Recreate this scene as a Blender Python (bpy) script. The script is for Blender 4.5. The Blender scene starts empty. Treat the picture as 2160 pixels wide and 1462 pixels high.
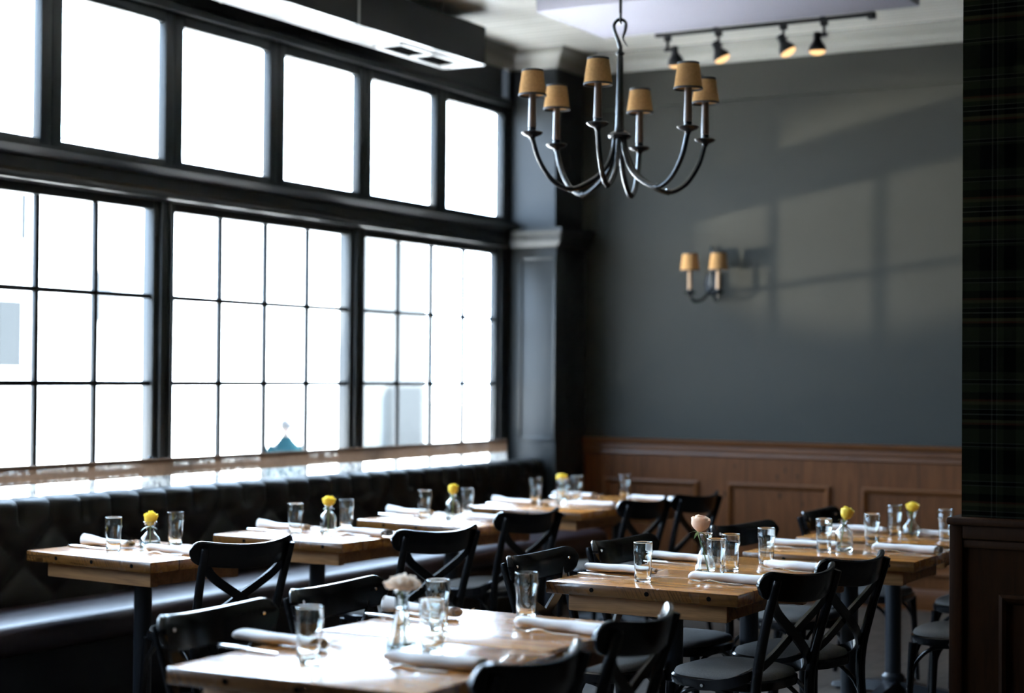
import bpy, bmesh, math, random
from mathutils import Vector, Matrix
random.seed(7)
PI = math.pi
SC = bpy.context.scene
COL = SC.collection
# ------------------------------------------------------------------ camera
cam_d = bpy.data.cameras.new('camera')
cam = bpy.data.objects.new('camera', cam_d)
COL.objects.link(cam)
SC.camera = cam
F_PX, PITCH, YAW, ROLL, EYE = 3593.2, 0.01787, 0.51847, 0.00806, 1.5
cam_d.sensor_fit = 'HORIZONTAL'
cam_d.sensor_width = 36.0
cam_d.lens = 36.0 * F_PX / 2160.0
cam_d.clip_end = 300
_f = Vector((-math.sin(YAW) * math.cos(PITCH), math.cos(YAW) * math.cos(PITCH), math.sin(PITCH)))
_r = Vector((math.cos(YAW), math.sin(YAW), 0))
_u = _r.cross(_f)
_r2 = _r * math.cos(ROLL) + _u * math.sin(ROLL)
_u2 = -_r * math.sin(ROLL) + _u * math.cos(ROLL)
cam.matrix_world = Matrix(((_r2.x, _u2.x, -_f.x, 0), (_r2.y, _u2.y, -_f.y, 0), (_r2.z, _u2.z, -_f.z, EYE), (0, 0, 0, 1)))
cam_d.dof.use_dof = True
cam_d.dof.focus_distance = 6.2
cam_d.dof.aperture_fstop = 1.5
# ------------------------------------------------------------------ colour management
VS = SC.view_settings
SC.display_settings.display_device = 'sRGB'
VS.view_transform = 'Standard'
VS.look = 'None'
VS.gamma = 1.0
VS.exposure = 0.65
VS.use_curve_mapping = False
SC.cycles.use_denoising = True
SC.cycles.max_bounces = 16
SC.cycles.transmission_bounces = 14
SC.cycles.transparent_max_bounces = 24
SC.cycles.diffuse_bounces = 5
SC.cycles.glossy_bounces = 5
SC.cycles.sample_clamp_indirect = 12.0
SC.cycles.caustics_reflective = False
# ------------------------------------------------------------------ sky
W = bpy.data.worlds.new('sky')
SC.world = W
W.use_nodes = True
bg = W.node_tree.nodes['Background']
bg.inputs[0].default_value = (0.57, 0.745, 1.0, 1)
# brightest towards the sun (+Y), dimmer in the opposite half of the sky
_nt = W.node_tree
_tc = _nt.nodes.new('ShaderNodeTexCoord')
_sp = _nt.nodes.new('ShaderNodeSeparateXYZ')
_mr = _nt.nodes.new('ShaderNodeMapRange')
_mr.interpolation_type = 'SMOOTHSTEP'
for _i, _v in ((1, -0.75), (2, 0.55), (3, 10.0), (4, 28.0)):
    _mr.inputs[_i].default_value = _v
_nt.links.new(_tc.outputs['Generated'], _sp.inputs[0])
_nt.links.new(_sp.outputs[1], _mr.inputs[0])
_nt.links.new(_mr.outputs[0], bg.inputs[1])


def lamp(name, kind, loc, target, energy, color=(1, 1, 1), **kw):
    d = bpy.data.lights.new(name, kind)
    d.energy = energy
    d.color = color
    for k, v in kw.items():
        setattr(d, k, v)
    o = bpy.data.objects.new(name, d)
    o.location = loc
    o.rotation_euler = (Vector(target) - Vector(loc)).to_track_quat('-Z', 'Y').to_euler()
    COL.objects.link(o)
    return o


# the sun stands high down the street, just behind the line of the facade
lamp('sun', 'SUN', (3.5, 20, 18), (0, 0, 0), 120.0, (1.0, 0.95, 0.88), angle=0.01)
# unseen spot added outside, cone fitted to the back-wall light patch; reflected sun assumed
lamp('assumed_glint_spot', 'SPOT', (-12.9, 4.5, 1.1), (-3.5, 11.0, 2.62), 5200.0, (1.0, 0.92, 0.74), shadow_soft_size=0.09, spot_size=0.158, spot_blend=0.5)
for nm, y0, y1, z0, z1 in (('window_portal', 1.5, 10.55, 0.86, 2.42), ('transom_portal', 1.5, 10.55, 2.6, 3.42)):
    p = lamp(nm, 'AREA', (-6.3, (y0 + y1) / 2, (z0 + z1) / 2), (0, (y0 + y1) / 2, (z0 + z1) / 2), 1.0, shape='RECTANGLE', size=y1 - y0, size_y=z1 - z0)
    p.data.cycles.is_portal = True
    p.rotation_euler = (PI / 2, 0, -PI / 2)
# ------------------------------------------------------------------ materials


class NT:
    def __init__(s, name):
        s.m = bpy.data.materials.new(name)
        s.m.use_nodes = True
        s.t = s.m.node_tree
        s.n = s.t.nodes
        s.l = s.t.links
        s.n.clear()
        s.out = s.n.new('ShaderNodeOutputMaterial')

    def add(s, typ, inp=None, **kw):
        n = s.n.new('ShaderNode' + typ)
        for k, v in kw.items():
            setattr(n, k, v)
        for k, v in (inp or {}).items():
            if hasattr(v, 'is_output'):
                s.l.new(v, n.inputs[k])
            else:
                n.inputs[k].default_value = v
        return n

    def surf(s, sock):
        s.l.new(sock, s.out.inputs['Surface'])
        return s.m

    def coord(s, scale=(1, 1, 1), rot=(0, 0, 0), kind='Object', loc=(0, 0, 0)):
        c = s.add('TexCoord')
        return s.add('Mapping', {'Vector': c.outputs[kind], 'Scale': scale, 'Rotation': rot, 'Location': loc}).outputs[0]

    def noise(s, vec, scale=5.0, detail=4.0, rough=0.55, dist=0.0):
        return s.add('TexNoise', {'Vector': vec, 'Scale': scale, 'Detail': detail, 'Roughness': rough, 'Distortion': dist})

    def ramp(s, fac, stops, interp='LINEAR'):
        r = s.add('ValToRGB', {'Fac': fac})
        r.color_ramp.interpolation = interp
        e = r.color_ramp.elements
        while len(e) < len(stops):
            e.new(0.5)
        for i, (p, c) in enumerate(stops):
            e[i].position = p
            e[i].color = (c[0], c[1], c[2], 1) if hasattr(c, '__len__') else (c, c, c, 1)
        return r.outputs[0]

    def math(s, op, a, b=0.0, c=0.0):
        n = s.add('Math', operation=op)
        for i, v in enumerate((a, b, c)):
            if hasattr(v, 'is_output'):
                s.l.new(v, n.inputs[i])
            else:
                n.inputs[i].default_value = v
        return n.outputs[0]

    def mix(s, fac, a, b, mode='MIX'):
        n = s.add('MixRGB', blend_type=mode)
        for i, v in enumerate((fac, a, b)):
            if hasattr(v, 'is_output'):
                s.l.new(v, n.inputs[i])
            else:
                n.inputs[i].default_value = v if not hasattr(v, '__len__') else (v[0], v[1], v[2], 1)
        return n.outputs[0]

    def bump(s, h, strength=0.3, dist=0.01):
        return s.add('Bump', {'Height': h, 'Strength': strength, 'Distance': dist}).outputs[0]

    def bsdf(s, **kw):
        names = {'color': 'Base Color', 'rough': 'Roughness', 'metal': 'Metallic', 'normal': 'Normal', 'spec': 'Specular IOR Level', 'coat': 'Coat Weight', 'coat_rough': 'Coat Roughness', 'sheen': 'Sheen Weight', 'ior': 'IOR', 'trans': 'Transmission Weight'}
        inp = {}
        for k, v in kw.items():
            if k == 'color' and not hasattr(v, 'is_output'):
                v = (v[0], v[1], v[2], 1)
            inp[names[k]] = v
        return s.add('BsdfPrincipled', inp).outputs[0]


def plain(name, color, rough=0.5, var=0.15, scale=8.0, bump=0.0, **kw):
    t = NT(name)
    v = t.coord()
    n = t.noise(v, scale)
    c = t.mix(n.outputs[0], [x * (1 - var) for x in color], [x * (1 + var) for x in color])
    if bump:
        kw['normal'] = t.bump(t.noise(v, scale * 12, 3).outputs[0], bump, 0.003)
    return t.surf(t.bsdf(color=c, rough=rough, **kw))


M = {}
M['wall'] = plain('green_grey_wall_paint', (0.0275, 0.0275, 0.0225), 0.6, 0.06, 1.5, 0.08, spec=0.22)
M['trim'] = plain('dark_slate_trim_paint', (0.016, 0.0185, 0.0195), 0.42, 0.08, 3.0, 0.05, spec=0.35)
M['cream'] = plain('cream_cornice_paint', (0.21, 0.205, 0.185), 0.5, 0.05, 2.0)
M['panel'] = plain('white_acoustic_panel', (0.24, 0.235, 0.285), 0.7, 0.05, 1.2, 0.1)
M['lacquer'] = plain('black_lacquered_beech', (0.004, 0.004, 0.0045), 0.22, 0.2, 20.0, spec=0.36)
M['iron'] = plain('black_wrought_iron', (0.004, 0.0045, 0.0055), 0.27, 0.3, 30.0, 0.05)
M['matte_black'] = plain('matte_black_fitting', (0.004, 0.004, 0.0045), 0.5, 0.2, 20.0, spec=0.2)
M['post'] = plain('black_powder_coat', (0.010, 0.012, 0.016), 0.35, 0.2, 10.0)
M['seat'] = plain('charcoal_woven_seat', (0.125, 0.118, 0.112), 0.95, 0.35, 220.0, 0.4, spec=0.08)
M['leather'] = plain('black_leather', (0.008, 0.008, 0.0075), 0.5, 0.25, 4.0, 0.25, spec=0.3)
M['leather_seat'] = plain('oxblood_black_leather', (0.028, 0.017, 0.021), 0.42, 0.25, 3.0, 0.2)
M['steel'] = plain('polished_cutlery_steel', (0.75, 0.74, 0.72), 0.16, 0.03, 10.0, metal=1.0)
M['sleeve'] = plain('brown_candle_sleeve', (0.075, 0.042, 0.026), 0.3, 0.2, 20.0)
M['sleeve_pale'] = plain('tan_candle_sleeve', (0.30, 0.19, 0.11), 0.4, 0.2, 20.0)
M['trimband'] = plain('black_shade_binding', (0.012, 0.012, 0.014), 0.6, 0.1)
M['leaf'] = plain('rose_leaf_green', (0.10, 0.17, 0.05), 0.45, 0.3, 40.0)
M['stem'] = plain('rose_stem_green', (0.16, 0.24, 0.09), 0.45, 0.2, 40.0)
M['dark_void'] = plain('vent_shadow_and_plug_black', (0.003, 0.003, 0.003), 0.9, 0.1, spec=0.0)  # flat black: shade inside the vent as colour, and the dark table plugs
M['vent'] = plain('white_vent_enamel', (0.55, 0.56, 0.55), 0.35, 0.05)
M['seal'] = plain('brushed_door_steel', (0.3, 0.3, 0.3), 0.4, 0.1, metal=1.0)
# galvanised duct painted olive black, semi gloss
t = NT('olive_black_duct_paint')
v = t.coord()
M['duct'] = t.surf(t.bsdf(color=t.mix(t.noise(v, 2.0).outputs[0], (0.010, 0.010, 0.008), (0.013, 0.013, 0.011)), rough=0.55, spec=0.2))
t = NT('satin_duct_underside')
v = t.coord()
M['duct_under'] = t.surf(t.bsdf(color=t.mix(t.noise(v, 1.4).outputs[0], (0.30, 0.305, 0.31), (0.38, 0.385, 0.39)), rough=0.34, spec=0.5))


def fabric(name, color, trans, dens, weave=900.0, op=0.0):
    t = NT(name)
    v = t.coord()
    n = t.noise(v, weave * 0.12, 2)
    w1 = t.add('TexWave', {'Vector': v, 'Scale': weave / 6.28, 'Distortion': 1.5}, bands_direction='Z').outputs[1]
    w2 = t.add('TexWave', {'Vector': v, 'Scale': weave / 6.28, 'Distortion': 1.5}, bands_direction='Y').outputs[1]
    h = t.math('MULTIPLY', w1, w2)
    c = t.mix(n.outputs[0], [x * 0.7 for x in color], [min(1, x * 1.25) for x in color])
    d = t.add('BsdfDiffuse', {'Color': c}).outputs[0]
    tr = t.add('BsdfTranslucent', {'Color': c}).outputs[0]
    a = t.add('MixShader', {0: trans, 1: d, 2: tr}).outputs[0]
    if op <= 0:
        return t.surf(a)
    hole = t.ramp(t.math('ADD', t.math('MULTIPLY', h, 0.4), t.math('MULTIPLY', n.outputs[0], 0.6)), [(dens, 0.0), (dens + 0.18, 1.0)])
    tp = t.add('BsdfTransparent').outputs[0]
    return t.surf(t.add('MixShader', {0: t.math('MULTIPLY', hole, op), 1: a, 2: tp}).outputs[0])


M['burlap_shade'] = fabric('tan_burlap_shade', (0.40, 0.23, 0.10), 0.22, 0.5, 700)
M['burlap'] = fabric('brown_burlap_band', (0.115, 0.068, 0.042), 0.22, 0.56, 260, 0.22)
M['sheer'] = fabric('off_white_sheer_linen', (0.36, 0.34, 0.31), 0.5, 0.26, 300, 0.85)
t = NT('white_table_linen')
v = t.coord()
M['linen'] = t.surf(t.bsdf(color=t.mix(t.noise(v, 25.0).outputs[0], (0.66, 0.63, 0.62), (0.80, 0.77, 0.76)), rough=0.85, sheen=0.3, normal=t.bump(t.noise(v, 90.0, 3).outputs[0], 0.35, 0.004)))
for nm, a, b in (('yellow', (0.78, 0.52, 0.02), (0.95, 0.75, 0.10)), ('peach', (0.88, 0.55, 0.34), (0.95, 0.74, 0.56)), ('cream_bloom', (0.84, 0.67, 0.52), (0.95, 0.86, 0.75))):
    t = NT(nm + '_rose_petal')
    c = t.mix(t.noise(t.coord(), 40.0).outputs[0], a, b)
    M[nm] = t.surf(t.add('MixShader', {0: 0.3, 1: t.bsdf(color=c, rough=0.6), 2: t.add('BsdfTranslucent', {'Color': c}).outputs[0]}).outputs[0])
t = NT('clear_glassware')
M['glass'] = t.surf(t.add('BsdfGlass', {'Color': (0.97, 0.985, 0.98, 1), 'Roughness': 0.0, 'IOR': 1.48}).outputs[0])
t = NT('vase_water')
M['water'] = t.surf(t.add('BsdfGlass', {'Color': (0.97, 0.99, 1.0, 1), 'Roughness': 0.0, 'IOR': 1.33}).outputs[0])
t = NT('window_pane_glass')
fr = t.add('Fresnel', {'IOR': 1.5}).outputs[0]
fr = t.math('MULTIPLY', fr, t.math('SUBTRACT', 1.0, t.add('NewGeometry').outputs['Backfacing']))
M['pane'] = t.surf(t.add('MixShader', {0: t.math('MULTIPLY', fr, 0.8), 1: t.add('BsdfTransparent', {'Color': (0.96, 0.98, 0.975, 1)}).outputs[0], 2: t.add('BsdfGlossy', {'Roughness': 0.02}).outputs[0]}).outputs[0])
t = NT('warm_lamp_face')
M['bulb'] = t.surf(t.add('Emission', {'Color': (1.0, 0.58, 0.26, 1), 'Strength': 1.15}).outputs[0])


def wood(name, dark, mid, light, axis='X', plank=0.155, rough=(0.16, 0.3), saw=False, coat=0.0, gap=0.012, knots=True, hue=0.5, spec=0.4):
    """planks run along axis, divided across Y (for X), X (for Z or Y)"""
    t = NT(name)
    tc = t.add('TexCoord')
    ri = t.add('ObjectInfo').outputs['Random']
    sx = {'X': (1.4, 16, 16), 'Y': (16, 1.4, 16), 'Z': (16, 16, 1.4)}[axis]
    off = t.add('CombineXYZ', {0: t.math('MULTIPLY', ri, 7.0), 1: t.math('MULTIPLY', ri, 13.0), 2: t.math('MULTIPLY', ri, 5.0)}).outputs[0]
    sep = t.add('SeparateXYZ', {0: tc.outputs['Object']})
    across = sep.outputs[1] if axis == 'X' else sep.outputs[0]
    pid = t.math('FLOOR', t.math('DIVIDE', across, plank))
    frac = t.math('FRACT', t.math('DIVIDE', across, plank))
    pr = t.add('TexWhiteNoise', {'W': t.math('ADD', pid, t.math('MULTIPLY', ri, 31.0))}, noise_dimensions='1D').outputs[0]
    poff = t.add('CombineXYZ', {0: t.math('MULTIPLY', pr, 9.0), 1: t.math('MULTIPLY', pr, 3.0), 2: t.math('MULTIPLY', pr, 4.0)}).outputs[0]
    vec = t.add('VectorMath', {0: tc.outputs['Object'], 1: off}, operation='ADD').outputs[0]
    vec = t.add('VectorMath', {0: vec, 1: poff}, operation='ADD').outputs[0]
    mp = t.add('Mapping', {'Vector': vec, 'Scale': sx}).outputs[0]
    g1 = t.noise(mp, 1.6, 6, 0.62, 1.2).outputs[0]
    g2 = t.noise(mp, 7.0, 4, 0.6, 0.3).outputs[0]
    g = t.math('ADD', t.math('MULTIPLY', g1, 0.7), t.math('MULTIPLY', g2, 0.3))
    c = t.ramp(g, [(0.30, dark), (0.5, mid), (0.72, light)])
    c = t.mix(t.math('MULTIPLY', pr, hue), c, [x * 0.55 for x in mid])
    if knots:
        kv = t.add('Mapping', {'Vector': vec, 'Scale': tuple({'X': (3.2, 7.5, 7.5), 'Y': (7.5, 3.2, 7.5), 'Z': (7.5, 7.5, 3.2)}[axis])}).outputs[0]
        vo = t.add('TexVoronoi', {'Vector': kv, 'Scale': 1.0}).outputs['Distance']
        c = t.mix(t.ramp(vo, [(0.03, 0.92), (0.10, 0.0)]), c, [x * 0.16 for x in dark])
    edge = t.math('MINIMUM', frac, t.math('SUBTRACT', 1.0, frac))
    gm = t.ramp(edge, [(gap, 1.0), (gap * 2.2, 0.0)])
    c = t.mix(t.math('MULTIPLY', gm, 0.8), c, [x * 0.12 for x in dark])
    hgt = t.math('SUBTRACT', t.math('MULTIPLY', g2, 0.35), gm)
    if saw:
        sm = t.add('Mapping', {'Vector': tc.outputs['Object'], 'Rotation': (0, 0.5, 0), 'Scale': (1, 1, 1)}).outputs[0]
        sw = t.noise(t.add('Mapping', {'Vector': sm, 'Scale': (150, 4, 9)}).outputs[0], 1.0, 2, 0.5).outputs[0]
        geo = t.add('NewGeometry')
        gn = t.add('SeparateXYZ', {0: geo.outputs['True Normal']}).outputs[2]
        side = t.math('SUBTRACT', 1.0, t.math('MINIMUM', t.math('ABSOLUTE', gn), 1.0))
        patch = t.ramp(t.noise(tc.outputs['Object'], 4.0, 2).outputs[0], [(0.38, 0.0), (0.55, 1.0)])
        sk = t.math('MULTIPLY', t.math('MULTIPLY', t.ramp(sw, [(0.53, 0.0), (0.62, 1.0)]), side), patch)
        c = t.mix(t.math('MULTIPLY', sk, 0.75), c, [x * 0.25 for x in dark])
    rr = t.math('ADD', rough[0], t.math('MULTIPLY', t.noise(vec, 9.0, 3).outputs[0], rough[1] - rough[0]))
    return t.surf(t.bsdf(color=c, rough=rr, coat=coat, coat_rough=0.05, normal=t.bump(hgt, 0.2, 0.002), spec=spec))


M['table'] = wood('reclaimed_oak_tabletop', (0.17, 0.062, 0.014), (0.50, 0.20, 0.042), (0.70, 0.34, 0.090), 'X', 0.155, (0.20, 0.32), True, 0.55, hue=0.28)
M['apron'] = wood('rough_sawn_beam', (0.20, 0.09, 0.034), (0.46, 0.22, 0.08), (0.62, 0.33, 0.13), 'X', 0.5, (0.5, 0.7), False, 0.0, 0.002)
M['pine'] = wood('knotty_pine_panelling', (0.062, 0.020, 0.005), (0.110, 0.037, 0.0095), (0.150, 0.056, 0.016), 'Z', 0.40, (0.45, 0.55), False, 0.0, 0.004, True, 0.35, spec=0.15)
M['pine_rail'] = wood('pine_rail', (0.062, 0.020, 0.005), (0.115, 0.039, 0.010), (0.150, 0.056, 0.016), 'X', 0.9, (0.30, 0.42), False, 0.0, 0.001, False, 0.3, spec=0.3)
M['pine_dark'] = wood('dark_pine', (0.011, 0.0036, 0.0008), (0.020, 0.0068, 0.0015), (0.027, 0.010, 0.0026), 'Z', 0.40, (0.6, 0.7), False, 0.0, 0.004, True, 0.35, spec=0.05)  # much darker copy of the pine panelling, for the partition only
M['floor'] = wood('worn_floorboards', (0.030, 0.022, 0.016), (0.062, 0.048, 0.037), (0.095, 0.076, 0.060), 'Y', 0.14, (0.40, 0.6), False, 0.0, 0.02, False, 0.6)
# beadboard ceiling, boards run along X
t = NT('cream_beadboard')
tc = t.add('TexCoord')
yy = t.add('SeparateXYZ', {0: tc.outputs['Object']}).outputs[1]
fr = t.math('FRACT', t.math('DIVIDE', yy, 0.085))
gv = t.ramp(t.math('MINIMUM', fr, t.math('SUBTRACT', 1.0, fr)), [(0.05, 0.0), (0.12, 1.0)])
pr = t.add('TexWhiteNoise', {'W': t.math('FLOOR', t.math('DIVIDE', yy, 0.085))}, noise_dimensions='1D').outputs[0]
c = t.mix(pr, (0.48, 0.47, 0.43), (0.62, 0.605, 0.56))
c = t.mix(gv, (0.30, 0.29, 0.26), c)
M['ceiling'] = t.surf(t.bsdf(color=c, rough=0.32, normal=t.bump(gv, 0.6, 0.006)))
# plaid wallpaper
t = NT('dark_tartan_wallpaper')
tc = t.add('TexCoord')
sp = t.add('SeparateXYZ', {0: tc.outputs['Object']})
fz = t.math('FRACT', t.math('DIVIDE', t.math('ADD', sp.outputs[2], 0.135), 0.338))
fx = t.math('FRACT', t.math('DIVIDE', t.math('ADD', sp.outputs[0], 0.02), 0.40))
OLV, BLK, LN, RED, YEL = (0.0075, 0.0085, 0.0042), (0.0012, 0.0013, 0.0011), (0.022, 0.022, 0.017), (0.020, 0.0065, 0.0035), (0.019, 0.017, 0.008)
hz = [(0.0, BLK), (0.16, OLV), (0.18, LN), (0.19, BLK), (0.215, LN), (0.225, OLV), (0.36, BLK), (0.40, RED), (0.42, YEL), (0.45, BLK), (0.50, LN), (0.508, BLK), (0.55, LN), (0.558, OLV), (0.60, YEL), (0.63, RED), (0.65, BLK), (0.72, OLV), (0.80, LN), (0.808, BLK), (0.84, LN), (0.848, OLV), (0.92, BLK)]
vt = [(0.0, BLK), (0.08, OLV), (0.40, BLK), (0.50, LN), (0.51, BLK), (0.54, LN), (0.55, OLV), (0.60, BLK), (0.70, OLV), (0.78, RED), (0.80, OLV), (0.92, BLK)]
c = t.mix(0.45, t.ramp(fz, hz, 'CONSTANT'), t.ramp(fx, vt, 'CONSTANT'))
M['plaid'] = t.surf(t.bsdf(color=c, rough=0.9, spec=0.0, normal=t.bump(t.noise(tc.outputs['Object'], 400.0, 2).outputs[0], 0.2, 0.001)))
M['asphalt'] = plain('pale_paving', (0.52, 0.51, 0.50), 0.9, 0.15, 0.6)
M['asphalt_dark'] = plain('street_asphalt', (0.13, 0.13, 0.13), 0.9, 0.15, 0.6)
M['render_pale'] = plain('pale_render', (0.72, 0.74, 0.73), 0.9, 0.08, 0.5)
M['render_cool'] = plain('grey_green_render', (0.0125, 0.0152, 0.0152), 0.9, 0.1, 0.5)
M['outglass'] = plain('street_window', (0.016, 0.018, 0.019), 0.9, 0.1, spec=0.05)
M['awning'] = plain('grey_awning', (0.06, 0.06, 0.06), 0.9, 0.1)
M['teal'] = plain('teal_jacket', (0.0045, 0.014, 0.0165), 0.9, 0.1, spec=0.0)
M['denim'] = plain('dark_trousers', (0.05, 0.06, 0.09), 0.8, 0.1)
M['skin'] = plain('skin', (0.10, 0.06, 0.042), 0.5, 0.05)
M['hair'] = plain('brown_hair', (0.006, 0.004, 0.003), 0.6, 0.2)
# ------------------------------------------------------------------ mesh helpers


def new():
    return bmesh.new()


def obj(name, bm, mat, parent=None, smooth=35.0, loc=None):
    bmesh.ops.recalc_face_normals(bm, faces=bm.faces[:])
    me = bpy.data.meshes.new(name)
    bm.to_mesh(me)
    bm.free()
    if mat:
        for mm in (mat if isinstance(mat, (list, tuple)) else [mat]):
            me.materials.append(M[mm])
    if smooth:
        for p in me.polygons:
            p.use_smooth = True
        me.set_sharp_from_angle(angle=math.radians(smooth))
    o = bpy.data.objects.new(name, me)
    COL.objects.link(o)
    if parent:
        o.parent = parent
    if loc:
        o.location = loc
    return o


def empty(name, loc=(0, 0, 0), rz=0.0):
    o = bpy.data.objects.new(name, None)
    o.empty_display_size = 0.05
    o.location = loc
    o.rotation_euler = (0, 0, rz)
    COL.objects.link(o)
    return o


def tag(o, label=None, cat=None, group=None, kind=None):
    for k, v in (('label', label), ('category', cat), ('group', group), ('kind', kind)):
        if v:
            o[k] = v
    return o


def struct(o):
    o['kind'] = 'structure'
    return o


def dup(root, name=None, loc=None, rz=None):
    r = root.copy()
    COL.objects.link(r)
    if loc is not None:
        r.location = loc
    if rz is not None:
        r.rotation_euler = (0, 0, rz)
    for ch in KIDS.get(root.name, []):
        c = ch.copy()
        COL.objects.link(c)
        c.parent = r
        for g in KIDS.get(ch.name, []):
            d = g.copy()
            COL.objects.link(d)
            d.parent = c
    return r


KIDS = {}


def kid(o):
    KIDS.setdefault(o.parent.name, []).append(o)
    return o


def box(bm, x0, x1, y0, y1, z0, z1, bev=0.0, seg=2, mi=0, mat=None):
    vs = [bm.verts.new(p) for p in ((x0, y0, z0), (x1, y0, z0), (x1, y1, z0), (x0, y1, z0), (x0, y0, z1), (x1, y0, z1), (x1, y1, z1), (x0, y1, z1))]
    fs = [bm.faces.new([vs[i] for i in f]) for f in ((0, 3, 2, 1), (4, 5, 6, 7), (0, 1, 5, 4), (1, 2, 6, 5), (2, 3, 7, 6), (3, 0, 4, 7))]
    for f in fs:
        f.material_index = mi
    if mat is not None:
        bmesh.ops.transform(bm, matrix=mat, verts=vs)
    if bev > 0:
        es = list({e for f in fs for e in f.edges})
        bmesh.ops.bevel(bm, geom=es, offset=bev, segments=seg, affect='EDGES', profile=0.5)


def rings(bm, rs, closed=True, cap0=True, cap1=True, mi=0, loop=False):
    vr = [[bm.verts.new(p) for p in r] for r in rs]
    n = len(vr[0])
    seq = list(zip(vr, vr[1:])) + ([(vr[-1], vr[0])] if loop else [])
    for a, b in seq:
        for i in range(n if closed else n - 1):
            j = (i + 1) % n
            f = bm.faces.new((a[i], a[j], b[j], b[i]))
            f.material_index = mi
    if closed and not loop:
        if cap0:
            bm.faces.new(vr[0][::-1]).material_index = mi
        if cap1:
            bm.faces.new(vr[-1]).material_index = mi
    return vr


def lathe(bm, prof, seg=32, c=(0, 0, 0), close=False, flute=None, mi=0, mat=None):
    rs = []
    for r, z in prof:
        ring = []
        for i in range(seg):
            a = 2 * PI * i / seg
            k = 1.0 if flute is None else flute(a, z)
            p = Vector((c[0] + r * k * math.cos(a), c[1] + r * k * math.sin(a), c[2] + z))
            ring.append(mat @ p if mat is not None else p)
        rs.append(ring)
    rings(bm, rs, True, not close, not close, mi, close)


def catmull(pts, n=6):
    P = [Vector(p) for p in pts]
    P = [P[0] * 2 - P[1]] + P + [P[-1] * 2 - P[-2]]
    out = []
    for i in range(1, len(P) - 2):
        for k in range(n):
            t = k / n
            a, b, c, d = P[i - 1], P[i], P[i + 1], P[i + 2]
            out.append(0.5 * ((2 * b) + (c - a) * t + (2 * a - 5 * b + 4 * c - d) * t * t + (3 * b - a - 3 * c + d) * t ** 3))
    out.append(P[-2].copy())
    return out


def lerp_list(vals, n):
    out = []
    for i in range(n):
        t = i / (n - 1) * (len(vals) - 1)
        k = min(int(t), len(vals) - 2)
        out.append(vals[k] + (vals[k + 1] - vals[k]) * (t - k))
    return out


def sweep(bm, pts, prof, hint=(0, 0, 1), scales=None, mi=0, loop=False):
    """prof: list of (a,b); a along side, b along up; hint keeps up steady"""
    rs = []
    n = len(pts)
    up = Vector(hint)
    for i, p in enumerate(pts):
        if loop:
            d = pts[(i + 1) % n] - pts[i - 1]
        else:
            d = pts[min(i + 1, n - 1)] - pts[max(i - 1, 0)]
        d.normalize()
        side = d.cross(up)
        if side.length < 1e-5:
            side = d.cross(Vector((1, 0, 0)))
        side.normalize()
        u = side.cross(d)
        s = scales[i] if scales else 1.0
        sa, sb = s if isinstance(s, tuple) else (s, s)
        rs.append([p + side * a * sa + u * b * sb for a, b in prof])
    rings(bm, rs, True, True, True, mi, loop)


def circ(r, n=10):
    return [(r * math.cos(2 * PI * i / n), r * math.sin(2 * PI * i / n)) for i in range(n)]


def tube(bm, pts, r, n=10, hint=(0, 0, 1), mi=0, loop=False, sm=0):
    pts = catmull(pts, sm) if sm else [Vector(p) for p in pts]
    rr = lerp_list(list(r), len(pts)) if hasattr(r, '__len__') else [r] * len(pts)
    # pick a hint away from the path direction
    sweep(bm, pts, circ(1.0, n), hint, rr, mi, loop)


def prism(bm, poly, z0, z1, bev=0.0):
    rings(bm, [[(x, y, z0) for x, y in poly], [(x, y, z1) for x, y in poly]])


def disc_y(bm, x, y, z, r, h, n=14, axis='Y'):
    if axis == 'Y':
        rings(bm, [[(x + r * math.cos(2 * PI * i / n), y + k, z + r * math.sin(2 * PI * i / n)) for i in range(n)] for k in (0, h)])
    else:
        rings(bm, [[(x + k, y + r * math.cos(2 * PI * i / n), z + r * math.sin(2 * PI * i / n)) for i in range(n)] for k in (0, h)])


# ------------------------------------------------------------------ room shell
XW, YB, ZC = -6.055, 11.0, 3.82          # window wall face, back wall, ceiling
Y0, X1 = -2.5, 2.6
GX = -6.10                              # glass plane
PIT = 0.895                             # transom pitch
TR0 = [1.680 + PIT * i for i in range(10)]        # left edge of each transom pane
TRW, TRZ0, TRZ1 = 0.75, 2.64, 3.365
WN0 = [1.638 + 1.787 * i for i in range(5)]      # left edge of each window glazing
WNW, WZ0, WZ1 = 1.62, 0.87, 2.365

b = new()
box(b, -6.6, X1, Y0, YB + 0.2, -0.12, 0.0)
struct(obj('floor', b, 'floor'))
b = new()
box(b, -6.25, X1, Y0, YB + 0.2, ZC, ZC + 0.1)
struct(obj('ceiling', b, 'ceiling'))
b = new()
box(b, X1, X1 + 0.15, Y0, YB + 0.2, 0, ZC)
struct(obj('wall_right', b, 'wall'))
b = new()
box(b, -6.25, X1, Y0 - 0.15, Y0, 0, ZC)
struct(obj('wall_front', b, 'wall'))
# window wall: piers, headers, sill wall
b = new()
box(b, -6.25, XW, Y0, WN0[0] - 0.06, 0, ZC)
box(b, -6.16, XW, WN0[-1] + WNW + 0.06, YB + 0.2, 0, 2.5)
box(b, -6.16, XW, TR0[-1] + TRW + 0.05, YB + 0.2, 2.5, ZC)
box(b, -6.25, XW, WN0[0] - 0.06, WN0[-1] + WNW + 0.04, -1.0, WZ0 - 0.05)
box(b, -6.25, XW, WN0[0] - 0.06, WN0[-1] + WNW + 0.04, 2.43, 2.57)
box(b, -6.25, XW, WN0[0] - 0.06, WN0[-1] + WNW + 0.04, 3.45, ZC)
struct(obj('wall_left', b, 'trim'))
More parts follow.
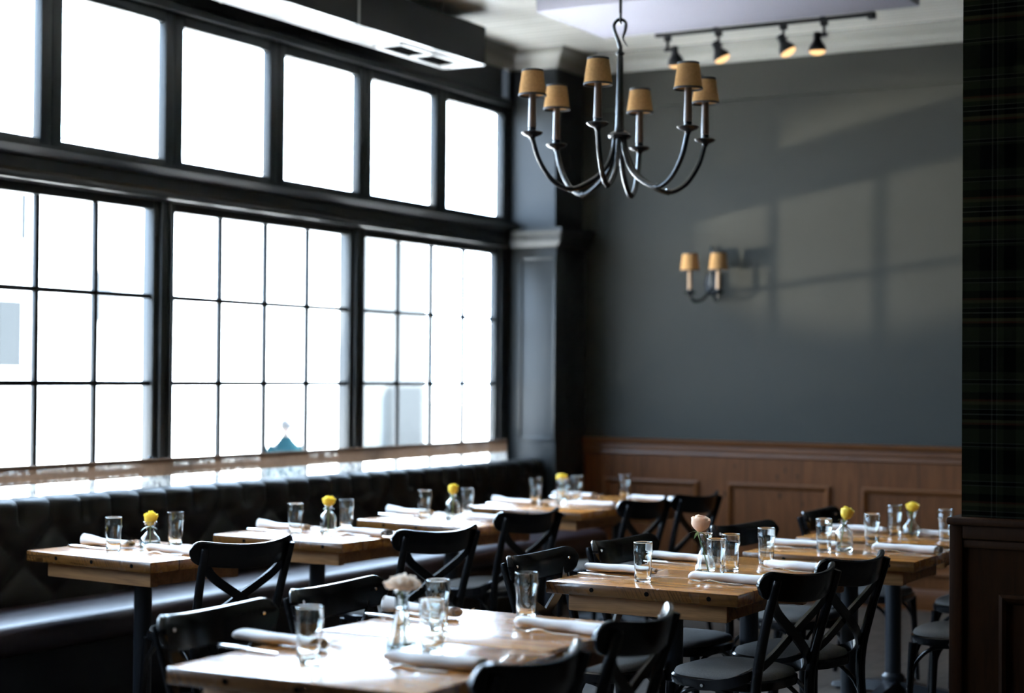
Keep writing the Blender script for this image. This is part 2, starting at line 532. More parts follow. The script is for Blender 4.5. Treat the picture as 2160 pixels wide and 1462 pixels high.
# back wall with frieze band
b = new()
box(b, -6.25, X1, YB, YB + 0.2, 0, ZC)
wb = struct(obj('wall_back', b, 'wall'))
b = new()
box(b, -5.62, X1, YB - 0.03, YB, 3.43, ZC)
obj('frieze_board', b, 'wall', wb)
# windows


def lower_window(i, y0):
    b = new()
    fw = 0.062
    y1 = y0 + WNW
    for a0, a1, z0, z1 in ((y0 - fw, y0, WZ0 - 0.05, 2.43), (y1, y1 + fw, WZ0 - 0.05, 2.43), (y0, y1, WZ1, 2.43), (y0, y1, WZ0 - 0.05, WZ0)):
        box(b, GX - 0.025, GX + 0.03, a0, a1, z0, z1, 0.006)
    # inner stepped bead
    for a0, a1, z0, z1 in ((y0 - fw, y0 - fw + 0.022, WZ0, 2.43), (y1 + fw - 0.022, y1 + fw, WZ0, 2.43)):
        box(b, GX + 0.02, GX + 0.05, a0, a1, z0, z1, 0.008)
    w = struct(obj('window_%d' % i, b, 'trim'))
    for k in range(1, 4):
        b = new()
        yy = y0 + WNW * k / 4
        box(b, GX - 0.012, GX + 0.014, yy - 0.0145, yy + 0.0145, WZ0, WZ1, 0.005)
        obj('muntin', b, 'trim', w)
    for k in range(1, 4):
        b = new()
        zz = WZ1 - 0.457 * k
        box(b, GX - 0.011, GX + 0.013, y0, y1, zz - 0.013, zz + 0.013, 0.004)
        obj('muntin', b, 'trim', w)
    b = new()
    box(b, GX - 0.003, GX + 0.003, y0 - 0.004, y1 + 0.004, WZ0 - 0.004, WZ1 + 0.004)
    obj('glass', b, 'pane', w, smooth=0)


def transom(i, y0):
    b = new()
    y1 = y0 + TRW
    f0, f1 = y0 - (PIT - TRW) / 2 + 0.002, y1 + (PIT - TRW) / 2 - 0.002
    for a0, a1, z0, z1 in ((f0, y0, 2.57, 3.45), (y1, f1, 2.57, 3.45), (y0, y1, TRZ1, 3.45), (y0, y1, 2.57, TRZ0)):
        box(b, GX - 0.025, GX + 0.035, a0, a1, z0, z1, 0.008)
    w = struct(obj('window_%d' % i, b, 'trim'))
    b = new()
    box(b, GX - 0.003, GX + 0.003, y0 - 0.004, y1 + 0.004, TRZ0 - 0.004, TRZ1 + 0.004)
    obj('glass', b, 'pane', w, smooth=0)


for i, y in enumerate(WN0):
    lower_window(i + 1, y)
for i, y in enumerate(TR0):
    transom(i + 6, y)
# piers between lower windows (mullion posts with two beads)
for i in range(4):
    y0 = WN0[i] + WNW + 0.062
    y1 = WN0[i + 1] - 0.062
    b = new()
    box(b, -6.2, GX + 0.04, y0, y1, WZ0 - 0.05, 2.43, 0.004)
    struct(obj('trim_%d' % (i + 1), b, 'trim'))
# header mouldings between the window rows, run the whole wall
yA, yB_ = 0.6, 10.55
b = new()
prof = [(XW - 0.02, 2.412), (XW + 0.012, 2.412), (XW + 0.014, 2.420), (XW + 0.028, 2.427), (XW + 0.028, 2.44), (XW + 0.02, 2.46), (XW + 0.03, 2.475), (XW + 0.03, 2.53), (XW + 0.06, 2.545), (XW + 0.095, 2.575), (XW + 0.095, 2.592), (XW + 0.01, 2.605), (XW - 0.02, 2.605)]
rings(b, [[(x, yA, z) for x, z in prof], [(x, yB_, z) for x, z in prof]])
struct(obj('trim_5', b, 'trim', smooth=20))
b = new()
prof = [(XW - 0.02, 3.43), (XW + 0.03, 3.43), (XW + 0.03, 3.47), (XW + 0.012, 3.49), (XW - 0.02, 3.49)]
rings(b, [[(x, yA, z) for x, z in prof], [(x, yB_, z) for x, z in prof]])
struct(obj('trim_6', b, 'trim', smooth=20))
# window sill board
b = new()
box(b, -6.08, -5.90, yA, 10.5, 0.80, 0.83, 0.006)
struct(obj('trim_7', b, 'trim'))
# pilaster in the far corner
PX, PY = -5.665, 10.55
b = new()
box(b, -6.05, PX, PY, YB + 0.02, 0, 2.46, 0.004)
box(b, -6.05, PX - 0.03, PY + 0.03, YB + 0.02, 2.4, ZC)
pil = struct(obj('trim_8', b, 'trim'))
b = new()
pp = [(0.0, 2.42), (0.02, 2.42), (0.045, 2.46), (0.05, 2.50), (0.075, 2.525), (0.075, 2.55), (0.0, 2.555)]
rs = []
for d, z in pp:
    rs.append([(-6.05, PY - d, z), (PX + d, PY - d, z), (PX + d, YB, z), (-6.05, YB, z)])
rings(b, rs)
obj('capital', b, 'trim', pil, smooth=20)
for (x0, x1, z0, z1) in ((-5.965, -5.935, 1.05, 2.36), (-5.685, -5.665, 1.05, 2.36), (-5.935, -5.685, 2.33, 2.36), (-5.935, -5.685, 1.05, 1.08)):
    b = new()
    box(b, x0, x1, PY - 0.012, PY + 0.005, z0, z1, 0.004)
    obj('panel_moulding', b, 'trim', pil)
# cornice: window wall, pilaster, back wall
cp = [(0.0, 3.69), (0.012, 3.69), (0.02, 3.705), (0.035, 3.715), (0.05, 3.75), (0.085, 3.785), (0.10, 3.79), (0.105, 3.812), (0.12, 3.82), (0.0, 3.82)]
b = new()
path = [(XW, 2.0, 1, 0), (XW, PY + 0.03, 1, -1), (PX - 0.03, PY + 0.03, 1, -1), (PX - 0.03, YB - 0.03, 1, -1), (X1, YB - 0.03, 0, -1)]
rings(b, [[(x + d * sx, y + d * sy, z) for d, z in cp] for x, y, sx, sy in path])
struct(obj('trim_9', b, 'cream', smooth=20))
# white panel hung under the ceiling
b = new()
box(b, -4.96, -2.88, 8.95, 9.86, 3.70, 3.815, 0.006)
struct(obj('trim_10', b, 'panel'))
# wainscot on the back wall
WX0 = PX + 0.005
b = new()
box(b, WX0, X1, YB - 0.022, YB, 0.0, 1.0)
obj('wainscot_board', b, 'pine', wb)
b = new()
rp = [(0.0, 0.955), (0.022, 0.955), (0.034, 0.965), (0.030, 0.985), (0.040, 0.995), (0.040, 1.003), (0.030, 1.008), (0.030, 1.03), (0.052, 1.045), (0.055, 1.062), (0.045, 1.068), (0.0, 1.07)]
rings(b, [[(x, YB - d, z) for d, z in rp] for x in (WX0, X1)])
obj('chair_rail', b, 'pine_rail', wb, smooth=25)
b = new()
box(b, WX0, X1, YB - 0.04, YB, 0.0, 0.14, 0.006)
obj('skirting', b, 'pine_rail', wb)
px = -5.49
while px < 1.5:
    x0, x1, z0, z1 = px, px + 0.735, 0.23, 0.785
    b = new()
    fp = [(-0.0, 0.022), (0.0, 0.040), (0.012, 0.046), (0.024, 0.040), (0.034, 0.030), (0.04, 0.022)]
    rs = []
    for (cx, cz, sx, sz) in ((x0, z0, 1, 1), (x1, z0, -1, 1), (x1, z1, -1, -1), (x0, z1, 1, -1)):
        rs.append([(cx + sx * d, YB - h, cz + sz * d) for d, h in fp])
    rings(b, rs, True, False, False, 0, True)
    obj('panel_frame', b, 'pine_rail', wb, smooth=25)
    px += 0.955
# tartan partition at the right
b = new()
PXL, PYF = -1.517, 5.70
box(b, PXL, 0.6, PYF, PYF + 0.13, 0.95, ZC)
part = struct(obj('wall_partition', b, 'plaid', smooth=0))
b = new()
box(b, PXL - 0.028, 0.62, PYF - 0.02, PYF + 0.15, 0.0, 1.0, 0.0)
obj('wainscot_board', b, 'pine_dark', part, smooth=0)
b = new()
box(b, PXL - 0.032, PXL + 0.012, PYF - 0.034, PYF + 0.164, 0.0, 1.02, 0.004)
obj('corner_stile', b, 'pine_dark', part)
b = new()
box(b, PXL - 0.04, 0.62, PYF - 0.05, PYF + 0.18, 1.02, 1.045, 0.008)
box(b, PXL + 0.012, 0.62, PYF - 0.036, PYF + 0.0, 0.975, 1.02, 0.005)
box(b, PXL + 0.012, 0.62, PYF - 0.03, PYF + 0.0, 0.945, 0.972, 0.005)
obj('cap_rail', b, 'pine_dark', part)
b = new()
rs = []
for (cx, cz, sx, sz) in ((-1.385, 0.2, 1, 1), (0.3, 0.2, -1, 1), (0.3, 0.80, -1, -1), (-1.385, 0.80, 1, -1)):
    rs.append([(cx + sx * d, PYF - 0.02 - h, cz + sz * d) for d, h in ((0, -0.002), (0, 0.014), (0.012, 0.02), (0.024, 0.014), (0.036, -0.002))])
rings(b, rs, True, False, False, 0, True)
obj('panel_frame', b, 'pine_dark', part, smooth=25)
# ------------------------------------------------------------------ air duct
dz0, dz1, dxa, dxb, dye = 3.50, 3.745, -5.885, -5.565, 9.38
b = new()
box(b, dxa, dxb, 2.0, dye, dz0, dz1, 0.0)
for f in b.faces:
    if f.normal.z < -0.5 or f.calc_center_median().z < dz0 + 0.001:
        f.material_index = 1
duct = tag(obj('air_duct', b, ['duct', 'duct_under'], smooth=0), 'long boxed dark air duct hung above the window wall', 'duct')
for y in (5.95, 7.13, 8.02 - 0.06):
    b = new()
    box(b, dxa - 0.006, dxb + 0.006, y - 0.005, y + 0.005, dz0 - 0.005, dz1 + 0.004, 0.002)
    obj('seam_flange', b, 'duct_under', duct)
b = new()
gx0, gx1, gy0, gy1 = -5.845, -5.625, 8.50, 9.26
for x0, x1, y0, y1 in ((gx0, gx0 + 0.03, gy0, gy1), (gx1 - 0.03, gx1, gy0, gy1), (gx0, gx1, gy0, gy0 + 0.03), (gx0, gx1, gy1 - 0.03, gy1), (gx0, gx1, 8.865, 8.895)):
    box(b, x0, x1, y0, y1, dz0 - 0.012, dz0 + 0.001, 0.003)
gr = obj('vent_grille', b, 'vent', duct)
b = new()
box(b, gx0 + 0.02, gx1 - 0.02, gy0 + 0.02, gy1 - 0.02, dz0 - 0.003, dz0 - 0.001)
obj('vent_opening', b, 'dark_void', gr)
for y in (4.4, 8.9):
    for x in (dxa + 0.04, dxb - 0.04):
        b = new()
        tube(b, [(x, y, dz1 - 0.01), (x, y, ZC + 0.002)], 0.006, 8, (1, 0, 0))
        obj('hanger_rod', b, 'iron', duct)
# ------------------------------------------------------------------ cafe curtain
cc = empty('cafe_curtain', (-5.925, 3.2, 1.055))
tag(cc, 'sheer cafe curtain with a burlap band along the lower windows', 'curtain')
b = new()
tube(b, [(0, 0, 0.0), (0, 7.12, 0.0)], 0.011, 10, (1, 0, 0))
kid(obj('rod', b, 'iron', cc))
for y in (0.05, 3.57, 7.10):
    b = new()
    tube(b, [(-0.10, y, 0.0), (-0.012, y, 0.0)], 0.008, 8)
    disc_y(b, -0.10, y, 0.0, 0.02, 0.006, 12, 'X')
    kid(obj('bracket', b, 'iron', cc))


def cloth_strip(name, z0, z1, mat, amp, xoff):
    b = new()
    n, m = 340, 4
    rs = []
    for i in range(n + 1):
        y = 7.08 * i / n + 0.02
        a = amp * (math.sin(y * 31) + 0.6 * math.sin(y * 47 + 1.0))
        rs.append([(xoff + a * (0.4 + 0.6 * k / m), y, z0 + (z1 - z0) * (1 - k / m)) for k in range(m + 1)])
    vr = [[b.verts.new(p) for p in r] for r in rs]
    for p, q in zip(vr, vr[1:]):
        for k in range(m):
            b.faces.new((p[k], p[k + 1], q[k + 1], q[k]))
    return kid(obj(name, b, mat, cc, smooth=80))


cloth_strip('burlap_band', -0.078, 0.012, 'burlap', 0.0025, 0.013)
cloth_strip('sheer_panel', -0.225, -0.072, 'sheer', 0.004, 0.012)
# ------------------------------------------------------------------ banquette
bq = empty('banquette', (-5.5, 6.2, 0))
tag(bq, 'long black tufted leather banquette bench under the windows', 'bench')
bq0, bq1 = 2.0 - 6.2, 10.5 - 6.2


def puff(y, z):
    if z > 0.80:
        return abs(math.sin(PI * y / 0.2)) ** 0.45
    a, c = y / 0.2, (z - 0.80) / 0.16
    return abs(math.sin(PI * (a + c) / 1.0) * math.sin(PI * (a - c) / 1.0)) ** 0.32 if False else min(abs(math.sin(PI * (a + c) * 0.5 + PI * 0.0)), 1) ** 0.4 * abs(math.sin(PI * (a - c) * 0.5)) ** 0.4


b = new()
ny = 425
rs = []
for i in range(ny + 1):
    y = bq0 + (bq1 - bq0) * i / ny
    prof = []
    for k in range(24):
        z = 0.44 + (0.90 - 0.44) * k / 23
        d = 0.045 * puff(y * 1.0, z)
        prof.append((-0.225 + d - (z - 0.44) * 0.10, y, z))
    d = 0.045 * puff(y, 0.90)
    xt = -0.225 - 0.046
    for th in (30, 60, 90, 120, 150):
        a = math.radians(th)
        prof.append((xt - 0.045 + (0.045 + d) * math.cos(a) * (1 if th <= 90 else 1), y, 0.90 + 0.032 * math.sin(a) - 0.006 * (1 - d / 0.045)))
    prof.append((-0.385, y, 0.88))
    prof.append((-0.385, y, 0.44))
    rs.append(prof)
rings(b, rs)
kid(obj('backrest', b, 'leather', bq, smooth=60))
b = new()
sp_ = [(-0.26, 0.33), (0.24, 0.33), (0.262, 0.345), (0.27, 0.38), (0.268, 0.42), (0.25, 0.448), (0.21, 0.462), (0.05, 0.470), (-0.12, 0.466), (-0.26, 0.45)]
rings(b, [[(x, y, z) for x, z in sp_] for y in lerp_list([bq0, bq1], 60)])
kid(obj('seat_cushion', b, 'leather_seat', bq, smooth=60))
b = new()
box(b, -0.38, 0.20, bq0, bq1, 0.0, 0.33, 0.004)
kid(obj('base', b, 'trim', bq))
# ------------------------------------------------------------------ tables
TB = {}   # name -> (x, y, rot, depth scale)


def make_table():
    r = empty('dining_table')
    b = new()
    box(b, -0.38, 0.38, -0.31, 0.31, 0.705, 0.75, 0.006, 2)
    top = kid(obj('tabletop', b, 'table', r))
    for px_ in (-0.19, 0.03, 0.27):
        b = new()
        disc_y(b, px_, -0.3115, 0.729, 0.0085, 0.003, 12)
        kid(obj('plug', b, 'dark_void', top))
    b = new()
    box(b, -0.315, 0.315, -0.25, -0.205, 0.640, 0.705, 0.005)
    box(b, -0.315, 0.315, 0.205, 0.25, 0.640, 0.705, 0.005)
    box(b, -0.315, -0.27, -0.205, 0.205, 0.645, 0.705, 0.004)
    box(b, 0.27, 0.315, -0.205, 0.205, 0.645, 0.705, 0.004)
    kid(obj('apron', b, 'apron', r))
    b = new()
    lathe(b, [(0.038, 0.05), (0.038, 0.70)], 24)
    lathe(b, [(0.055, 0.055), (0.055, 0.085), (0.042, 0.10)], 24)
    box(b, -0.20, 0.20, -0.16, 0.16, 0.692, 0.704)
    kid(obj('post', b, 'post', r))
    b = new()
    for k in range(4):
        a = PI / 4 + k * PI / 2 if False else k * PI / 2
        m = Matrix.Rotation(a, 4, 'Z')
        rs = []
        for x, w, zt in ((0.0, 0.045, 0.065), (0.10, 0.042, 0.06), (0.22, 0.036, 0.045), (0.285, 0.032, 0.036), (0.30, 0.022, 0.028)):
            rs.append([m @ Vector(p) for p in ((x, -w, 0.014), (x, w, 0.014), (x, w * 0.7, zt), (x, -w * 0.7, zt))])
        rings(b, rs)
        c = m @ Vector((0.27, 0, 0))
        lathe(b, [(0.016, 0.0), (0.016, 0.016)], 10, (c.x, c.y, 0))
    kid(obj('pedestal_base', b, 'post', r, smooth=25))
    return r


PH = {'F1': 'nearest table', 'F2': 'table butted behind the nearest table', 'M1': 'in-focus table with peach rose', 'M2': 'table butted behind the peach rose table',
      'R1': 'right-hand table with leaning yellow rose', 'R2': 'far right table beside plaid partition',
      'T1': 'leftmost banquette table', 'T2': 'second banquette table from left', 'T3': 'third banquette table from left', 'T4': 'fourth banquette table from left', 'T5': 'last banquette table, by back wall'}
TL = {'F1': 'rustic wooden table nearest the camera, carrying the open cream rose', 'F2': 'rustic wooden table butted against the far side of the nearest table',
      'M1': 'sharp rustic wooden table carrying the peach rose', 'M2': 'rustic wooden table butted behind the one with the peach rose',
      'R1': 'rustic wooden table at right with a yellow rose leaning in a bottle', 'R2': 'rustic wooden table farthest right, half hidden by the plaid partition',
      'T1': 'rustic wooden banquette table at far left with yellow rose in bulb vase', 'T2': 'second rustic wooden banquette table from the left', 'T3': 'third rustic wooden banquette table from the left, set askew',
      'T4': 'fourth rustic wooden banquette table, with rounded yellow rose', 'T5': 'last banquette table pushed near the corner by the wooden panelling'}
TP = {'F1': (-2.565, 3.735, 0.02, 1.15), 'F2': (-2.605, 4.41, 0.0, 1.0), 'M1': (-2.625, 5.83, 0.0, 0.97), 'M2': (-2.565, 6.435, 0.0, 0.96), 'R1': (-2.42, 7.25, 0.0, 1.0), 'R2': (-2.46, 8.02, 0.0, 1.0),
      'T1': (-4.95, 5.53, -0.10, 1.0), 'T2': (-4.80, 6.57, -0.03, 1.0), 'T3': (-4.70, 7.62, -0.14, 1.05), 'T4': (-4.72, 8.73, -0.02, 1.0), 'T5': (-4.60, 9.40, 0.0, 1.0)}
proto = make_table()
first = True
for k, (x, y, rz, sy) in TP.items():
    o = proto if first else dup(proto)
    first = False
    o.location = (x, y, 0)
    o.rotation_euler = (0, 0, rz)
    o.scale = (1, sy, 1)
    tag(o, TL[k], 'table', 'rustic dining tables')
# ------------------------------------------------------------------ chairs


def make_chair():
    r = empty('dining_chair')

    def outline(s=1.0, n=40):
        pts = []
        for i in range(n):
            a = 2 * PI * i / n
            c, s_ = math.cos(a), math.sin(a)
            e = 2 / 2.9
            x = 0.205 * math.copysign(abs(c) ** e, c)
            w = 0.205 + 0.02 * (x / 0.205)
            y = w * math.copysign(abs(s_) ** e, s_)
            pts.append((x * s, y * s))
        return pts
    b = new()
    rs = [[(x, y, z) for x, y in outline(s)] for s, z in ((0.93, 0.415), (0.985, 0.418), (1.0, 0.43), (0.995, 0.446), (0.96, 0.452))]
    rings(b, rs)
    kid(obj('seat_frame', b, 'lacquer', r))
    b = new()
    rs = [[(x, y, z) for x, y in outline(s)] for s, z in ((0.94, 0.448), (0.955, 0.456), (0.93, 0.466), (0.80, 0.475), (0.5, 0.480), (0.15, 0.481))]
    rings(b, rs)
    kid(obj('seat_pad', b, 'seat', r, smooth=60))
    for sgn in (1, -1):
        b = new()
        tube(b, [(0.19, 0.185 * sgn, 0.0), (0.178, 0.175 * sgn, 0.25), (0.168, 0.165 * sgn, 0.42)], (0.012, 0.0155, 0.019), 12, (1, 0, 0), sm=4)
        kid(obj('leg', b, 'lacquer', r))
    for sgn in (1, -1):
        b = new()
        tube(b, [(-0.245, 0.20 * sgn, 0.0), (-0.205, 0.192 * sgn, 0.22), (-0.192, 0.190 * sgn, 0.43), (-0.230, 0.203 * sgn, 0.62), (-0.283, 0.213 * sgn, 0.80), (-0.288, 0.214 * sgn, 0.818)], (0.013, 0.0165, 0.019, 0.0175, 0.0165, 0.011), 12, (1, 0, 0), sm=5)
        kid(obj('leg', b, 'lacquer', r))
    # curved top rail
    b = new()
    rs = []
    n = 44
    for i in range(n + 1):
        t = -1 + 2 * i / n
        y = 0.252 * t
        x = -0.315 + 0.080 * t * t
        dx = 2 * 0.080 * t / 0.252
        nx, ny_ = 1 / math.hypot(1, dx), -dx / math.hypot(1, dx)
        q = max(0.0, (abs(t) - 0.82) / 0.18)
        h = 0.047 * math.sqrt(max(0.0, 1 - q * q * 0.97)) + 0.002
        zc = 0.806 - 0.026 * (1 - t * t)
        ring = []
        th = 0.011
        for a, z in ((th, -h + 0.006), (th, 0), (th, h - 0.006), (th - 0.005, h), (-th + 0.005, h), (-th, h - 0.006), (-th, 0), (-th, -h + 0.006), (-th + 0.005, -h), (th - 0.005, -h)):
            ring.append((x + nx * a - z * 0.22, y + ny_ * a, zc + z))
        rs.append(ring)
    rings(b, rs)
    rail = kid(obj('top_rail', b, 'lacquer', r, smooth=40))
    for sgn in (1, -1):
        b = new()
        disc_y(b, -0.244, 0.196 * sgn, 0.806, 0.005, 0.004, 10, 'X')
        kid(obj('rail_bolt', b, 'steel', rail))
    rect = [(-0.018, -0.006), (0.018, -0.006), (0.018, 0.006), (-0.018, 0.006)]
    for sgn in (1, -1):
        b = new()
        off = 0.0 if sgn > 0 else 0.013
        pts = catmull([(-0.262, 0.198 * sgn, 0.765), (-0.250, 0.150 * sgn, 0.70), (-0.236 + off, 0.0, 0.605), (-0.214 + off * .5, -0.115 * sgn, 0.535), (-0.175, -0.196 * sgn, 0.485), (-0.11, -0.216 * sgn, 0.452), (-0.03, -0.219 * sgn, 0.436), (0.02, -0.222 * sgn, 0.432)], 6)
        # width lies in the back plane, then turns to hug the seat side
        rs = []
        m = len(pts)
        for i, p in enumerate(pts):
            d = (pts[min(i + 1, m - 1)] - pts[max(i - 1, 0)]).normalized()
            f = min(1.0, max(0.0, (i / (m - 1) - 0.5) / 0.25))
            nrm = Vector((1, 0, 0.15)).lerp(Vector((0, sgn, 0.0)), f * f * (3 - 2 * f)).normalized()
            wd = d.cross(nrm).normalized()
            nn = wd.cross(d).normalized()
            rs.append([p + wd * a + nn * c for a, c in rect])
        rings(b, rs)
        br = kid(obj('cross_brace', b, 'lacquer', r, smooth=30))
        b = new()
        disc_y(b, 0.0, -0.228 * sgn - 0.004, 0.433, 0.006, 0.008, 10)
        kid(obj('brace_bolt', b, 'steel', br))
    for kind in ('front', 'left', 'right'):
        b = new()
        if kind == 'front':
            pts = [(0.183, -0.178, 0.27), (0.172, -0.15, 0.345), (0.165, -0.09, 0.40), (0.165, 0.0, 0.415), (0.165, 0.09, 0.40), (0.172, 0.15, 0.345), (0.183, 0.178, 0.27)]
        else:
            s = 1 if kind == 'left' else -1
            pts = [(0.178, 0.18 * s, 0.27), (0.15, 0.175 * s, 0.345), (0.09, 0.172 * s, 0.40), (0.0, 0.172 * s, 0.415), (-0.09, 0.178 * s, 0.40), (-0.16, 0.186 * s, 0.345), (-0.20, 0.192 * s, 0.27)]
        tube(b, pts, 0.0085, 10, (1, 0, 0) if kind == 'front' else (0, 1, 0), sm=5)
        kid(obj('hoop_brace', b, 'lacquer', r))
    return r


RL = 0.245
CH = [('F1', 'L', -3.09, 3.77, 0), ('F2', 'L', -3.14, 4.42, 0), ('M1', 'L', -3.07, 5.63, -1), ('M2', 'L', -3.06, 6.32, -5), ('R1', 'L', -2.92, 7.27, -13), ('R2', 'L', -2.90, 8.26, 0),
      ('F1', 'R', -1.99, 3.58, 0), ('F2', 'R', -2.075, 4.34, 3), ('M1', 'R', -2.085, 5.68, -9), ('M2', 'R', -2.07, 6.21, -9), ('R1', 'R', -1.63, 7.10, 0), ('R2', 'R', -1.82, 8.10, 0),
      ('T1', 'R', -4.33, 5.42, -14), ('T2', 'R', -3.97, 6.30, -14), ('T3', 'R', -4.11, 7.37, -9), ('T4', 'R', -4.00, 8.47, -6), ('T5', 'R', -3.93, 9.02, -7)]
CL = {('F1', 'L'): 'black cross-back chair at bottom left, tucked under the nearest table', ('F2', 'L'): 'black cross-back chair behind the cream rose, left of the second near table',
      ('M1', 'L'): 'black cross-back chair left of the in-focus peach rose table', ('M2', 'L'): 'black cross-back chair on the left, just beyond the clear glass on peach rose table',
      ('R1', 'L'): 'black cross-back chair left of the table with leaning yellow rose', ('R2', 'L'): 'black cross-back chair left of the far right table, before the panelling',
      ('F1', 'R'): 'blurred black cross-back chair at the bottom edge, right of nearest table', ('F2', 'R'): 'blurred black cross-back chair standing before the peach rose table front edge',
      ('M1', 'R'): 'sharp black cross-back chair right of peach rose table, seat fully visible', ('M2', 'R'): 'black cross-back chair right of the table behind the peach rose table',
      ('R1', 'R'): 'chair half hidden by the partition, right of the leaning yellow rose table', ('R2', 'R'): 'chair barely showing past the partition, at the farthest right table',
      ('T1', 'R'): 'black cross-back chair at the leftmost banquette table', ('T2', 'R'): 'black cross-back chair at the second banquette table from left',
      ('T3', 'R'): 'black cross-back chair at the third banquette table from left', ('T4', 'R'): 'blurred black cross-back chair at the fourth banquette table', ('T5', 'R'): 'blurred black cross-back chair farthest back, before the wooden panelling'}
proto = make_chair()
first = True
for tk, side, rx, y, a in CH:
    a = math.radians(a)
    base = 0.0 if side == 'L' else PI
    rz = base + a
    s = RL if side == 'L' else -RL
    o = proto if first else dup(proto)
    first = False
    o.location = (rx + s * math.cos(a), y + s * math.sin(a), 0)
    o.rotation_euler = (0, 0, rz)
    tag(o, CL[(tk, side)], 'chair', 'cross-back dining chairs')
# ------------------------------------------------------------------ tableware prototypes
ZT = 0.7505


def make_glass():
    b = new()
    prof_o = [(0.0, 0.0), (0.027, 0.0), (0.0295, 0.002), (0.030, 0.006), (0.0315, 0.05), (0.0335, 0.098), (0.0368, 0.106), (0.0372, 0.112), (0.0355, 0.119), (0.0355, 0.142), (0.0352, 0.1455), (0.0345, 0.1465)]
    prof_i = [(0.0337, 0.1455), (0.0336, 0.142), (0.0335, 0.119), (0.0348, 0.112), (0.0345, 0.106), (0.0315, 0.098), (0.0295, 0.05), (0.0278, 0.016), (0.024, 0.011), (0.0, 0.0095)]
    pr = [(max(r, 0.0004), z) for r, z in prof_o + prof_i]
    lathe(b, pr, 40)
    return obj('water_glass', b, 'glass', smooth=50)


GL = [('F1', 'left', -2.665, 3.615), ('F2', 'left', -2.70, 4.30), ('F1', 'right', -2.475, 3.915), ('F2', 'right', -2.575, 4.615),
      ('M1', 'left', -2.69, 5.70), ('M1', 'right', -2.515, 5.975), ('M2', 'left', -2.545, 6.19), ('M2', 'right', -2.53, 6.53),
      ('R1', 'left', -2.49, 7.11), ('R1', 'right', -2.40, 7.50), ('R2', 'left', -2.47, 8.07), ('R2', 'right', -2.19, 7.95),
      ('T1', 'left', -5.01, 5.41), ('T1', 'right', -4.98, 5.765), ('T2', 'left', -4.86, 6.475), ('T2', 'right', -4.82, 6.83), ('T3', 'left', -4.86, 7.60), ('T3', 'right', -4.77, 7.885),
      ('T4', 'left', -4.90, 8.88), ('T4', 'right', -4.74, 8.94), ('T5', 'left', -4.82, 9.26), ('T5', 'right', -4.66, 9.60)]
proto = make_glass()
first = True
for tk, side, x, y in GL:
    o = proto if first else dup(proto)
    first = False
    o.location = (x, y, ZT)
    o.rotation_euler = (0, 0, x * 40)
    tag(o, 'empty water glass for the %s seat of the %s' % (side, PH[tk]), 'glass', 'water glasses on the tables')


def make_knife():
    b = new()
    rs = []
    for x, w, h in ((-0.115, 0.004, 0.003), (-0.112, 0.008, 0.005), (-0.06, 0.009, 0.006), (-0.01, 0.006, 0.0055), (0.0, 0.007, 0.0045), (0.01, 0.010, 0.002), (0.07, 0.011, 0.0017), (0.10, 0.009, 0.0015), (0.115, 0.003, 0.001)):
        rs.append([(x, w * math.cos(a), 0.006 + h * math.sin(a)) for a in [2 * PI * i / 10 for i in range(10)]])
    rings(b, rs)
    return obj('table_knife', b, 'steel', smooth=50)


def make_fork():
    b = new()
    rs = []
    zf = lambda x: 0.005 + 0.010 * max(0, 1 - ((x - 0.035) / 0.05) ** 2) if x > -0.02 else 0.005 + 0.0008
    for x, w, h in ((-0.10, 0.005, 0.0016), (-0.097, 0.009, 0.002), (-0.07, 0.0075, 0.0022), (-0.02, 0.0035, 0.0026), (0.025, 0.003, 0.0026), (0.04, 0.007, 0.002), (0.055, 0.0115, 0.0014), (0.066, 0.012, 0.0012)):
        z = 0.004 + 0.009 * math.exp(-((x - 0.03) / 0.03) ** 2)
        rs.append([(x, w * math.cos(a), z + h * math.sin(a)) for a in [2 * PI * i / 8 for i in range(8)]])
    rings(b, rs)
    z0 = 0.004 + 0.009 * math.exp(-(0.036 / 0.03) ** 2)
    for k in range(4):
        yy = -0.0096 + 0.0064 * k
        tube(b, [(0.064, yy, z0), (0.085, yy, z0 + 0.001), (0.10, yy, z0 + 0.006), (0.108, yy, z0 + 0.011)], (0.0017, 0.0016, 0.0013, 0.0007), 6, (0, 0, 1))
    return obj('table_fork', b, 'steel', smooth=50)


def make_napkin(seed, length=0.285, flare=0.0):
    rnd = random.Random(seed)
    b = new()
    ph = [rnd.uniform(0, 6.28) for _ in range(6)]
    rs = []
    nl, na = 26, 46
    for i in range(nl + 1):
        u = i / nl
        x = -length / 2 + length * u
        ring = []
        for k in range(na + 1):
            th = -PI / 2 + 0.3 + k / na * 2 * PI * 2.15
            rad = 1.0 - 0.72 * (k / na)
            wob = 1 + 0.09 * math.sin(5 * u + ph[0]) + 0.05 * math.sin(13 * u + th + ph[1]) + 0.04 * math.sin(3 * th + 4 * u + ph[2])
            fl = 1 + flare * max(0, 0.35 - u) * 2.0
            yy = 0.034 * rad * wob * math.cos(th)
            zz = 0.0155 * rad * wob * fl * math.sin(th) * (1 + 0.15 * math.cos(th + ph[3]))
            xx = x + 0.006 * math.sin(th * 0.5 + ph[4]) + (0.012 * math.sin(th * 0.25 + ph[5]) if i in (0, nl) else 0)
            ring.append((xx, yy + 0.004 * math.sin(6 * u + ph[5]), 0.0185 + max(zz, -0.0168)))
        rs.append(ring)
    vr = [[b.verts.new(p) for p in r] for r in rs]
    for p, q in zip(vr, vr[1:]):
        for k in range(na):
            b.faces.new((p[k], p[k + 1], q[k + 1], q[k]))
    o = obj('napkin', b, 'linen', smooth=80)
    md = o.modifiers.new('thickness', 'SOLIDIFY')
    md.thickness = 0.0022
    md.offset = 1.0
    return o


